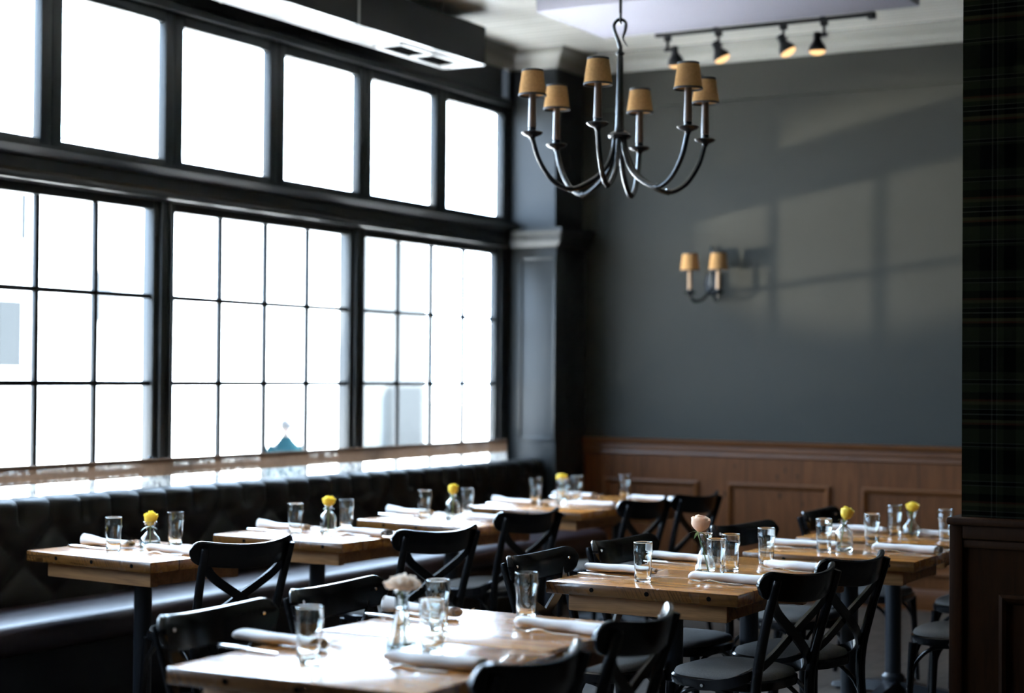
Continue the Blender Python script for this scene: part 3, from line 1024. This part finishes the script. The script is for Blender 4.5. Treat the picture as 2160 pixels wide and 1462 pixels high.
naps = [make_napkin(1), make_napkin(2, 0.275), make_napkin(3, 0.28, 1.3), make_napkin(4, 0.29)]
used = set()
# table, side, napkin (x0,y,x1,y), style
NP = [('F1', 'left', -2.90, 3.80, -5, 0), ('F2', 'left', -2.91, 4.525, -5, 2), ('F1', 'right', -2.36, 3.735, 2, 1), ('F2', 'right', -2.36, 4.46, -6, 3),
      ('M1', 'left', -2.865, 5.885, 1, 1), ('M2', 'left', -2.85, 6.43, -6, 0), ('M1', 'right', -2.42, 5.865, -2, 0), ('M2', 'right', -2.345, 6.385, -8, 1),
      ('R1', 'left', -2.635, 7.26, 5, 3), ('R1', 'right', -2.19, 7.33, -4, 0), ('R2', 'left', -2.67, 8.13, 0, 1), ('R2', 'right', -2.22, 8.12, 0, 0),
      ('T1', 'left', -5.19, 5.56, -3, 2), ('T1', 'right', -4.75, 5.51, -7, 3), ('T2', 'left', -5.05, 6.62, 2, 2), ('T2', 'right', -4.58, 6.64, -8, 0), ('T3', 'left', -5.04, 7.72, -4, 2), ('T3', 'right', -4.55, 7.68, -14, 1),
      ('T4', 'left', -4.96, 8.72, -3, 2), ('T4', 'right', -4.50, 8.83, 3, 1), ('T5', 'left', -4.93, 9.45, -6, 0), ('T5', 'right', -4.38, 9.46, -6, 3)]
kn, fk = make_knife(), make_fork()
ku = fu = True
for tk, side, x, y, a, st in NP:
    a = math.radians(a)
    p = naps[st]
    if st in used:
        p = dup(p)
    used.add(st)
    p.location = (x, y, ZT)
    base = 0.0 if side == 'left' else PI
    p.rotation_euler = (0, 0, base + a)
    ph = PH[tk]
    tag(p, 'rolled white napkin at the %s seat of the %s' % (side, ph), 'napkin', 'rolled linen napkins')
    d = 1 if side == 'left' else -1
    rnd = random.Random(tk + side)
    k = kn if ku else dup(kn)
    ku = False
    dk = -0.125 if tk[0] in 'FM' and side == 'left' else -0.10
    k.location = (x + d * -0.015, y + d * dk, ZT)
    k.rotation_euler = (0, 0, base + a * 0.4 - 0.05 + rnd.uniform(-0.06, 0.06))
    tag(k, 'steel knife beside the napkin, %s seat of the %s' % (side, ph), 'knife', 'steel table knives')
    f = fk if fu else dup(fk)
    fu = False
    f.location = (x + d * (0.03 if side == 'left' else 0.01), y + d * 0.085, ZT)
    f.rotation_euler = (0, 0, base + a * 0.4 + 0.16 + rnd.uniform(-0.08, 0.08))
    tag(f, 'steel fork beside the napkin, %s seat of the %s' % (side, ph), 'fork', 'steel table forks')
# ------------------------------------------------------------------ vases
VP = {
    'fluted': [(0.042, 0.0), (0.043, 0.004), (0.041, 0.02), (0.034, 0.045), (0.025, 0.075), (0.0185, 0.11), (0.017, 0.135), (0.0195, 0.16), (0.023, 0.178)],
    'contour': [(0.034, 0.0), (0.037, 0.006), (0.0385, 0.022), (0.035, 0.045), (0.026, 0.078), (0.0205, 0.105), (0.021, 0.125), (0.0255, 0.15), (0.0275, 0.158)],
    'bulb': [(0.028, 0.0), (0.036, 0.006), (0.044, 0.022), (0.0445, 0.036), (0.038, 0.052), (0.024, 0.066), (0.0185, 0.075), (0.018, 0.088), (0.022, 0.104), (0.029, 0.118)],
    'bottle': [(0.031, 0.0), (0.034, 0.004), (0.0345, 0.02), (0.0345, 0.075), (0.031, 0.09), (0.020, 0.102), (0.0135, 0.11), (0.0125, 0.125), (0.0155, 0.128), (0.0155, 0.134)],
    'beaker': [(0.030, 0.0), (0.033, 0.004), (0.033, 0.05), (0.030, 0.085), (0.026, 0.10), (0.027, 0.118), (0.029, 0.122)],
}


def make_vase(kind, water):
    pr = VP[kind]
    b = new()
    th = 0.0024
    out = [(0.0005, 0.0)] + pr
    inn = [(max(r - th, 0.003), z) for r, z in reversed(pr) if z > 0.007]
    top = pr[-1]
    out.append((top[0] - th * 0.5, top[1] + 0.001))
    inn.append((0.0005, 0.0075))
    fl = (lambda a, z: 1 + 0.022 * math.cos(12 * a)) if kind in ('fluted', 'contour') else None
    lathe(b, out + inn, 48, flute=fl)
    v = obj('bud_vase', b, 'glass', smooth=50)
    if water:
        b = new()
        ins = [(max(r - th + 0.0004, 0.003), z) for r, z in pr if 0.007 < z < water]
        k = [(r, z) for r, z in pr if z >= water][0]
        lo = [(r, z) for r, z in pr if z < water][-1]
        tt = (water - lo[1]) / (k[1] - lo[1])
        ins = [(0.0005, 0.0073)] + [(ins[0][0], 0.0073)] + ins + [(lo[0] + (k[0] - lo[0]) * tt - th + 0.0004, water), (0.0005, water)]
        lathe(b, ins, 48, flute=fl)
        obj('water', b, 'water', v, smooth=50)
    return v


def petal(b, a0, w, r, h, rnd, curl, base=0.15, lift=0.0, ruffle=0.0):
    nu, nv = 8, 7
    vr = []
    p1, p2 = rnd.uniform(0, 6), rnd.uniform(0, 6)
    for j in range(nv + 1):
        v = j / nv
        row = []
        for i in range(nu + 1):
            u = -1 + 2 * i / nu
            ww = w * (0.45 + 0.55 * math.sin(min(1, v * 1.25) * PI / 2))
            a = a0 + u * ww
            rr = r * (base + (1 - base) * math.sin(min(1.0, v * 1.75) * PI / 2) ** 0.9) + curl * max(0, v - 0.6) ** 1.5
            rr *= 1 - (0.16 if curl < 0.012 else 0.06) * max(0, v - 0.55) ** 1.3
            rr *= 1 - 0.06 * (1 - u * u) * (v > 0.9)
            z = lift + h * (v - 0.14 * v * v * u * u) - abs(curl) * 0.8 * max(0, v - 0.78)
            rr += ruffle * math.sin(5 * u + p1) * v * v
            z += ruffle * 0.9 * math.sin(4.2 * u + p2) * v * v
            row.append(b.verts.new((rr * math.cos(a), rr * math.sin(a), z)))
        vr.append(row)
    for p, q in zip(vr, vr[1:]):
        for i in range(nu):
            b.faces.new((p[i], p[i + 1], q[i + 1], q[i]))


def make_rose(base, head, R, H, mat, label, seed, tilt=(0.0, 0.0), openness=0.2, ruffle=0.0, leaves=True):
    """base: stem foot, head: bottom of the bloom (world)"""
    rnd = random.Random(seed)
    root = empty('rose', base)
    tag(root, label, 'rose', 'single stemmed roses')
    hv = Vector(head) - Vector(base)
    m = Matrix.Translation(hv) @ Matrix.Rotation(tilt[0], 4, 'X') @ Matrix.Rotation(tilt[1], 4, 'Y')
    b = new()
    layers = [(4, 0.30, 0.98, -0.15, 0.0), (5, 0.52, 1.0, -0.05, 0.0), (5, 0.76, 0.97, 0.35 * openness, 0.0), (5, 0.97, 0.88, 1.1 * openness, 0.0)]
    if ruffle:
        layers = [(5, 0.22, 0.9, 0.1, 0.25), (6, 0.42, 0.92, 0.25, 0.2), (7, 0.62, 0.85, 0.45, 0.12), (8, 0.80, 0.70, 0.6, 0.05), (8, 0.95, 0.50, 0.7, 0.0)]
    for li, (n, rf, hf, cu, lf) in enumerate(layers):
        for k in range(n):
            a = 2 * PI * k / n + li * 0.7 + rnd.uniform(-0.12, 0.12)
            petal(b, a, (1.15 if n < 6 else 0.75) * rnd.uniform(0.9, 1.1), R * rf * rnd.uniform(0.93, 1.05), H * hf * rnd.uniform(0.94, 1.04), rnd, R * cu, 0.2, H * lf * 0.3, ruffle)
    bmesh.ops.transform(b, matrix=m, verts=b.verts[:])
    obj('bloom', b, mat, root, smooth=80)
    b = new()
    mid = hv * 0.55 + Vector((hv.y * 0.05, -hv.x * 0.05, 0))
    dn = (m.to_3x3() @ Vector((0, 0, 1)))
    tube(b, [(0, 0, 0), mid, hv - dn * 0.012, hv + dn * 0.004], (0.0022, 0.0024, 0.0026, 0.005), 8, (1, 0.3, 0), sm=5)
    obj('stem', b, 'stem', root)
    if leaves:
        for k in range(4):
            b = new()
            a = 2 * PI * k / 4 + rnd.uniform(-0.4, 0.4)
            L = H * rnd.uniform(0.5, 0.8)
            vr = []
            for j in range(6):
                v = j / 5
                w = 0.0045 * math.sin(PI * min(1, v * 0.9 + 0.1)) + 0.0004
                rr = 0.004 + L * v * 0.85
                z = -0.002 + L * (0.12 * v - 0.55 * v * v) * rnd.uniform(0.6, 1.2)
                vr.append([b.verts.new((rr * math.cos(a) - s * w * math.sin(a), rr * math.sin(a) + s * w * math.cos(a), z)) for s in (-1, 0, 1)])
            for p, q in zip(vr, vr[1:]):
                for i in range(2):
                    b.faces.new((p[i], p[i + 1], q[i + 1], q[i]))
            bmesh.ops.transform(b, matrix=m, verts=b.verts[:])
            obj('sepal', b, 'leaf', root, smooth=80)
    return root


# view-independent offsets: camera right and towards-camera in plan
CR = Vector((math.cos(YAW), math.sin(YAW), 0))
VS_ = [('F1', 'fluted', -2.555, 3.885, 0.12, 'tall fluted bud vase holding the cream rose on the nearest table'),
       ('M1', 'contour', -2.585, 6.035, 0.0, 'ribbed hourglass bud vase holding the peach rose'),
       ('R1', 'bottle', -2.43, 7.20, 0.0, 'small shouldered bottle vase on the table with leaning yellow rose'),
       ('R2', 'bulb', -2.39, 8.08, 0.0, 'round bulb vase on the far right table by the partition'),
       ('T1', 'bulb', -4.955, 5.575, 0.035, 'round bulb vase with flared neck on the leftmost banquette table'),
       ('T2', 'bottle', -4.74, 6.57, 0.0, 'shouldered bottle vase on the second banquette table from left'),
       ('T3', 'bottle', -4.685, 7.60, 0.0, 'shouldered bottle vase on the third banquette table from left'),
       ('T4', 'beaker', -4.80, 9.02, 0.0, 'short round vase on the fourth banquette table')]
VPOS = {}
for tk, kind, x, y, wz, lab in VS_:
    v = make_vase(kind, wz)
    v.location = (x, y, ZT)
    VPOS[tk] = Vector((x, y, ZT))
    tag(v, lab, 'vase', 'bud vases')
    if kind == 'bottle':
        v.scale = (1.1, 1.1, 1.0)


def rose_at(tk, foot, hd, *a, **k):
    p = VPOS[tk]
    fb = p + CR * foot[0] + Vector((0, 0, foot[1]))
    hb = p + CR * hd[0] + Vector((0, 0, hd[1]))
    return make_rose(fb, hb, *a, **k)


rose_at('F1', (0.008, 0.02), (0.001, 0.172), 0.047, 0.036, 'cream_bloom', 'fully open ruffled cream rose above the nearest table', 11, (0.12, 0.1), 0.5, 0.006)
rose_at('M1', (0.012, 0.012), (-0.025, 0.164), 0.035, 0.064, 'peach', 'single peach rose in focus at the centre right', 12, (0.05, 0.2), 0.5)
rose_at('R1', (-0.018, 0.012), (0.004, 0.138), 0.029, 0.056, 'yellow', 'yellow rose leaning in the bottle on the right-hand table', 13, (0.0, 0.30), 0.45)
rose_at('R2', (-0.005, 0.012), (0.002, 0.116), 0.030, 0.048, 'yellow', 'yellow rose on the far right table near the partition', 14, (0.1, 0.1), 0.75)
rose_at('T1', (0.0, 0.012), (0.001, 0.100), 0.028, 0.062, 'yellow', 'yellow rose low in bulb vase on the leftmost banquette table', 15, (0.0, 0.05), 0.75)
rose_at('T2', (0.0, 0.012), (0.002, 0.130), 0.031, 0.052, 'yellow', 'yellow rose on the second banquette table from left', 16, (0.0, 0.05), 0.65)
rose_at('T3', (0.0, 0.012), (0.002, 0.130), 0.026, 0.056, 'yellow', 'narrow yellow rosebud on the third banquette table from left', 17, (0.0, 0.0), 0.35)
rose_at('T4', (0.0, 0.012), (0.003, 0.122), 0.033, 0.050, 'yellow', 'blurred yellow rose on the fourth banquette table', 18, (0.0, 0.0), 0.1)
# ------------------------------------------------------------------ chandelier
cd = empty('chandelier', (-3.43, 6.99, 2.33))
tag(cd, 'black iron six-arm chandelier with tan burlap shades', 'chandelier')
zc = 2.60 - 2.33
b = new()
lathe(b, [(0.004, zc - 0.02), (0.02, zc - 0.015), (0.048, zc - 0.006), (0.054, zc + 0.006), (0.048, zc + 0.018), (0.024, zc + 0.028), (0.020, zc + 0.05), (0.0185, zc + 0.10), (0.0145, zc + 0.36), (0.0125, zc + 0.375), (0.020, zc + 0.38), (0.020, zc + 0.388), (0.011, zc + 0.395), (0.009, zc + 0.42)], 20)
zr = zc + 0.42
pts = [(0.0, 0, zr - 0.01), (-0.012, 0, zr + 0.03), (-0.028, 0, zr + 0.075), (-0.026, 0, zr + 0.105), (0.0, 0, zr + 0.122), (0.024, 0, zr + 0.105), (0.022, 0, zr + 0.07), (0.012, 0, zr + 0.035), (0.022, 0, zr + 0.012), (0.034, 0, zr - 0.004)]
pw = [CR * p[0] + Vector((0, 0, p[2])) for p in pts]
tube(b, pw, (0.011, 0.010, 0.008, 0.0075, 0.0075, 0.0075, 0.007, 0.005, 0.004, 0.0015), 10, (-CR.y, CR.x, 0), sm=5)
obj('column', b, 'iron', cd)
b = new()
zt = ZC - 2.33
ring = [Vector((0, 0, zr + 0.125)) + Vector((-CR.y, CR.x, 0)) * 0.022 * math.cos(2 * PI * i / 16) + Vector((0, 0, 1)) * 0.022 * math.sin(2 * PI * i / 16) for i in range(16)]
sweep(b, ring, circ(0.006, 8), CR, None, 0, True)
tube(b, [(0, 0, zr + 0.145), (0, 0, zt - 0.02)], 0.0075, 10, (1, 0, 0))
lathe(b, [(0.0085, zt - 0.04), (0.05, zt - 0.03), (0.06, zt - 0.012), (0.06, zt)], 24)
obj('hanging_rod', b, 'iron', cd)
for k in range(6):
    # angle measured in plan from camera-right towards the camera
    th = math.radians(-13 + 60 * k)
    dirv = CR * math.cos(th) + Vector((CR.y, -CR.x, 0)) * math.sin(th)
    Rr = 0.412
    P = lambda d, z: dirv * d + Vector((0, 0, z))
    b = new()
    tube(b, [P(0.022, zc), P(0.034, zc - 0.07), P(0.075, zc - 0.155), P(0.15, zc - 0.215), P(0.235, zc - 0.245), P(0.318, zc - 0.205), P(0.38, zc - 0.115), P(Rr, zc - 0.015)], 0.0115, 10, tuple(dirv.cross(Vector((0, 0, 1)))), sm=6)
    tube(b, [P(0.222, zc - 0.242), P(0.240, zc - 0.245)], 0.0145, 10, tuple(dirv.cross(Vector((0, 0, 1)))))
    arm = obj('arm', b, 'iron', cd)
    c = P(Rr, 0)
    b = new()
    lathe(b, [(0.009, zc - 0.03), (0.016, zc - 0.016), (0.040, zc - 0.006), (0.050, zc + 0.004), (0.048, zc + 0.008), (0.020, zc + 0.006), (0.017, zc + 0.02), (0.019, zc + 0.026), (0.017, zc + 0.03)], 20, c)
    obj('drip_cup', b, 'iron', arm)
    b = new()
    lathe(b, [(0.0185, zc + 0.028), (0.0145, zc + 0.20), (0.0125, zc + 0.232), (0.006, zc + 0.236)], 16, c)
    obj('candle_sleeve', b, 'sleeve', arm)
    b = new()
    zb, zt_ = zc + 0.170, zc + 0.288
    rb, rt = 0.0635, 0.0475
    lathe(b, [(rb, zb), (rt, zt_), (rt - 0.0015, zt_), (rb - 0.0015, zb)], 32, c, close=True)
    sh = obj('lamp_shade', b, 'burlap_shade', cd, smooth=60)
    for z, r_ in ((zb, rb), (zt_ - 0.008, rt + 0.0008)):
        b = new()
        lathe(b, [(r_ + 0.001, z), (r_ + 0.0003, z + 0.009), (r_ - 0.003, z + 0.009), (r_ - 0.003, z)], 32, c, close=True)
        obj('shade_binding', b, 'trimband', sh, smooth=60)
# ------------------------------------------------------------------ wall sconce
sx_, sz_ = -4.665, 2.18
sc = empty('wall_sconce', (sx_, YB, sz_))
tag(sc, 'black iron two-arm wall sconce with tan shades on the back wall', 'sconce')
b = new()
for r_, y0 in ((0.075, 0.0), (0.068, -0.012)):
    rings(b, [[(r_ * 0.85 * math.cos(2 * PI * i / 28), y, -0.015 + r_ * 1.15 * math.sin(2 * PI * i / 28)) for i in range(28)] for y in (y0, y0 - 0.014)])
tube(b, [(0, -0.03, -0.05), (0, -0.035, 0.12), (0, -0.035, 0.215), (0, -0.035, 0.245)], (0.011, 0.009, 0.012, 0.004), 10, (1, 0, 0), sm=4)
obj('backplate', b, 'iron', sc)
for s in (-1, 1):
    b = new()
    ex, ey = 0.106 * s, -0.16
    tube(b, [(0.0, -0.03, -0.04), (0.02 * s, -0.045, -0.09), (0.048 * s, -0.085, -0.135), (0.082 * s, -0.135, -0.145), (0.102 * s, -0.157, -0.12), (ex, ey, -0.095)], 0.0105, 10, (0, 0.3, 1), sm=5)
    lathe(b, [(0.009, -0.115), (0.016, -0.10), (0.040, -0.092), (0.046, -0.082), (0.018, -0.083), (0.016, -0.065)], 18, (ex, ey, 0))
    arm = obj('arm', b, 'iron', sc)
    b = new()
    lathe(b, [(0.0155, -0.068), (0.0135, 0.09), (0.006, 0.095)], 14, (ex, ey, 0))
    obj('candle_sleeve', b, 'sleeve_pale', arm)
    b = new()
    lathe(b, [(0.066, 0.062), (0.051, 0.186), (0.0495, 0.186), (0.0645, 0.062)], 28, (ex, ey, 0), close=True)
    sh = obj('lamp_shade', b, 'burlap_shade', sc, smooth=60)
    for z, r_ in ((0.061, 0.066), (0.178, 0.0525)):
        b = new()
        lathe(b, [(r_ + 0.001, z), (r_, z + 0.008), (r_ - 0.003, z + 0.008), (r_ - 0.003, z)], 28, (ex, ey, 0), close=True)
        obj('shade_binding', b, 'trimband', sh, smooth=60)
# ------------------------------------------------------------------ track lights
TY, TZ = 9.885, 3.70
b = new()
box(b, -4.60, -3.16, TY - 0.018, TY + 0.018, TZ - 0.022, TZ + 0.0, 0.003)
box(b, -3.20, -3.155, TY - 0.024, TY + 0.024, TZ - 0.04, TZ + 0.0, 0.003)
box(b, -4.2, -4.17, TY - 0.01, TY + 0.01, TZ, ZC)
box(b, -3.5, -3.47, TY - 0.01, TY + 0.01, TZ, ZC)
tr = tag(obj('light_track', b, 'matte_black'), 'black lighting track fixed along the edge of the ceiling panel', 'light track')
TLB = ['leftmost of the four black track spotlights, partly behind a shade', 'second black track spotlight from the left, lamp tilted right', 'third black track spotlight from the left, lamp tilted right', 'rightmost of the four black track spotlights, pointing down']
for k, (x, tx, ty, dx) in enumerate(((-4.515, 0.02, 0.35, 0.045), (-4.165, -0.42, 0.15, -0.03), (-3.735, -0.50, 0.1, -0.03), (-3.475, 0.0, 0.05, -0.045))):
    r = empty('track_spotlight', (x, TY, TZ - 0.022))
    tag(r, TLB[k], 'spotlight', 'track spotlights')
    b = new()
    box(b, -0.022, 0.022, -0.016, 0.016, -0.03, -0.0005, 0.004)
    lathe(b, [(0.009, -0.085), (0.009, -0.03)], 12)
    tube(b, [(-0.02, 0, -0.085), (0.02, 0, -0.085)], 0.013, 12, (0, 0, 1))
    tube(b, [(0, 0, -0.085), (dx * 0.8, 0, -0.088)], 0.011, 10, (0, 0, 1))
    obj('mount', b, 'matte_black', r)
    m = Matrix.Translation((dx, 0, -0.062)) @ Matrix.Rotation(tx, 4, 'Y') @ Matrix.Rotation(ty, 4, 'X')
    b = new()
    lathe(b, [(0.004, 0.0), (0.021, -0.002), (0.023, -0.012), (0.023, -0.045), (0.03, -0.062), (0.047, -0.085), (0.054, -0.105), (0.0545, -0.118), (0.0515, -0.118), (0.050, -0.10), (0.03, -0.07), (0.004, -0.06)], 28, mat=m)
    obj('lamp_housing', b, 'matte_black', r, smooth=50)
    b = new()
    lathe(b, [(0.0505, -0.112), (0.049, -0.122), (0.040, -0.133), (0.024, -0.140), (0.002, -0.143), (0.002, -0.108), (0.048, -0.108)], 28, mat=m)
    obj('lamp_face', b, 'bulb', r, smooth=50)
# ------------------------------------------------------------------ the street outside
GZ = -0.95
b = new()
box(b, -120, -6.3, -60, 140, GZ - 0.2, GZ)
struct(obj('street', b, 'asphalt_dark', smooth=0))
b = new()
box(b, -9.4, -6.3, -2, 40, GZ, GZ + 0.12)
struct(obj('pavement', b, 'asphalt', smooth=0))


def building(name, x0, x1, y0, y1, h, mat, label, wins, awn=None):
    b = new()
    box(b, x0, x1, y0, y1, GZ, h)
    o = obj(name, b, mat, smooth=0)
    tag(o, label, 'building')
    for (ya, yb, za, zb) in wins:
        b = new()
        box(b, x1 - 0.05, x1 + 0.06, ya, yb, za, zb)
        obj('window', b, 'outglass', o, smooth=0)
    if awn:
        ya, yb, za, zb = awn
        b = new()
        rings(b, [[(x1, ya, za), (x1, ya, zb), (x1 + 1.2, ya, za)], [(x1, yb, za), (x1, yb, zb), (x1 + 1.2, yb, za)]])
        obj('awning', b, 'awning', o, smooth=0)
    return o


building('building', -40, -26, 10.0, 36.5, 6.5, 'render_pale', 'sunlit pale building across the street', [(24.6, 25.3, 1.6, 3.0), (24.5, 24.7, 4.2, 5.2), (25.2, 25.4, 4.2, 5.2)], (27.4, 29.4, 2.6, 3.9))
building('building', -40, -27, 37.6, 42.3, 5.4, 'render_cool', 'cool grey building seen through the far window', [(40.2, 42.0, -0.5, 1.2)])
# passer-by in a teal jacket
b = new()
box(b, -26, -12.6, -2, 60, GZ, GZ + 0.15)
struct(obj('far_pavement', b, 'asphalt', smooth=0))
pr_ = Vector((-13.3, 17.5, GZ + 0.15))


def skinned(name, verts, edges, mat, parent, sub=1):
    me = bpy.data.meshes.new(name)
    me.from_pydata([v[:3] for v in verts], edges, [])
    o = bpy.data.objects.new(name, me)
    COL.objects.link(o)
    me.materials.append(M[mat])
    md = o.modifiers.new('skin', 'SKIN')
    for i, v in enumerate(verts):
        me.skin_vertices[0].data[i].radius = (v[3], v[4] if len(v) > 4 else v[3])
        me.skin_vertices[0].data[i].use_root = (i == 0)
    s = o.modifiers.new('smooth', 'SUBSURF')
    s.levels = s.render_levels = sub
    for p in me.polygons:
        p.use_smooth = True
    if parent:
        o.parent = parent
    return o


S = 1.02
bv = [(0, 0, 0.95, 0.15, 0.10), (0, 0, 1.15, 0.14, 0.10), (0, 0, 1.36, 0.16, 0.10), (0, 0, 1.47, 0.06), (0, 0.01, 1.55, 0.062), (0, 0.015, 1.63, 0.088), (0, 0.01, 1.70, 0.06),
      (0.19, 0, 1.38, 0.055), (0.24, 0, 1.12, 0.042), (0.25, 0.08, 0.88, 0.032), (0.25, 0.10, 0.80, 0.035),
      (-0.19, 0, 1.38, 0.055), (-0.24, 0, 1.12, 0.042), (-0.25, 0.06, 0.88, 0.032), (-0.25, 0.08, 0.80, 0.035),
      (0.09, 0, 0.88, 0.085), (0.10, 0.03, 0.50, 0.06), (0.10, 0, 0.08, 0.042), (0.10, 0.10, 0.04, 0.035),
      (-0.09, 0, 0.88, 0.085), (-0.10, 0.0, 0.50, 0.06), (-0.10, -0.06, 0.08, 0.042), (-0.10, 0.04, 0.04, 0.035)]
be = [(0, 1), (1, 2), (2, 3), (3, 4), (4, 5), (5, 6), (2, 7), (7, 8), (8, 9), (9, 10), (2, 11), (11, 12), (12, 13), (13, 14), (0, 15), (15, 16), (16, 17), (17, 18), (0, 19), (19, 20), (20, 21), (21, 22)]
person = skinned('person', bv, be, 'skin', None, 1)
person.location = pr_
person.rotation_euler = (0, 0, math.radians(60))
tag(person, 'distant person in a teal jacket walking past the middle window', 'person')
b = new()
rings(b, [[(rx * math.cos(2 * PI * i / 20), ry * math.sin(2 * PI * i / 20), z) for i in range(20)] for z, rx, ry in ((0.84, 0.20, 0.15), (0.92, 0.205, 0.15), (1.12, 0.195, 0.145), (1.30, 0.215, 0.145), (1.39, 0.205, 0.125), (1.45, 0.13, 0.10), (1.50, 0.085, 0.085), (1.53, 0.08, 0.08))])
for sgn, fy in ((1, 0.08), (-1, 0.05)):
    tube(b, [(0.165 * sgn, 0, 1.385), (0.225 * sgn, 0, 1.30), (0.25 * sgn, 0.01, 1.12), (0.258 * sgn, fy, 0.90)], (0.075, 0.078, 0.066, 0.055), 12, (0, 1, 0), sm=4)
obj('jacket', b, 'teal', person, smooth=60)
skinned('trousers', [(0, 0, 0.95, 0.16, 0.11), (0.09, 0, 0.86, 0.10), (0.10, 0.03, 0.50, 0.08), (0.10, 0, 0.12, 0.07), (-0.09, 0, 0.86, 0.10), (-0.10, 0, 0.50, 0.08), (-0.10, -0.05, 0.12, 0.07)], [(0, 1), (1, 2), (2, 3), (0, 4), (4, 5), (5, 6)], 'denim', person)
b = new()
lathe(b, [(0.09, 1.60), (0.102, 1.66), (0.085, 1.72), (0.04, 1.755), (0.003, 1.765)], 16, (0, -0.012, 0))
obj('hair', b, 'hair', person, smooth=60)
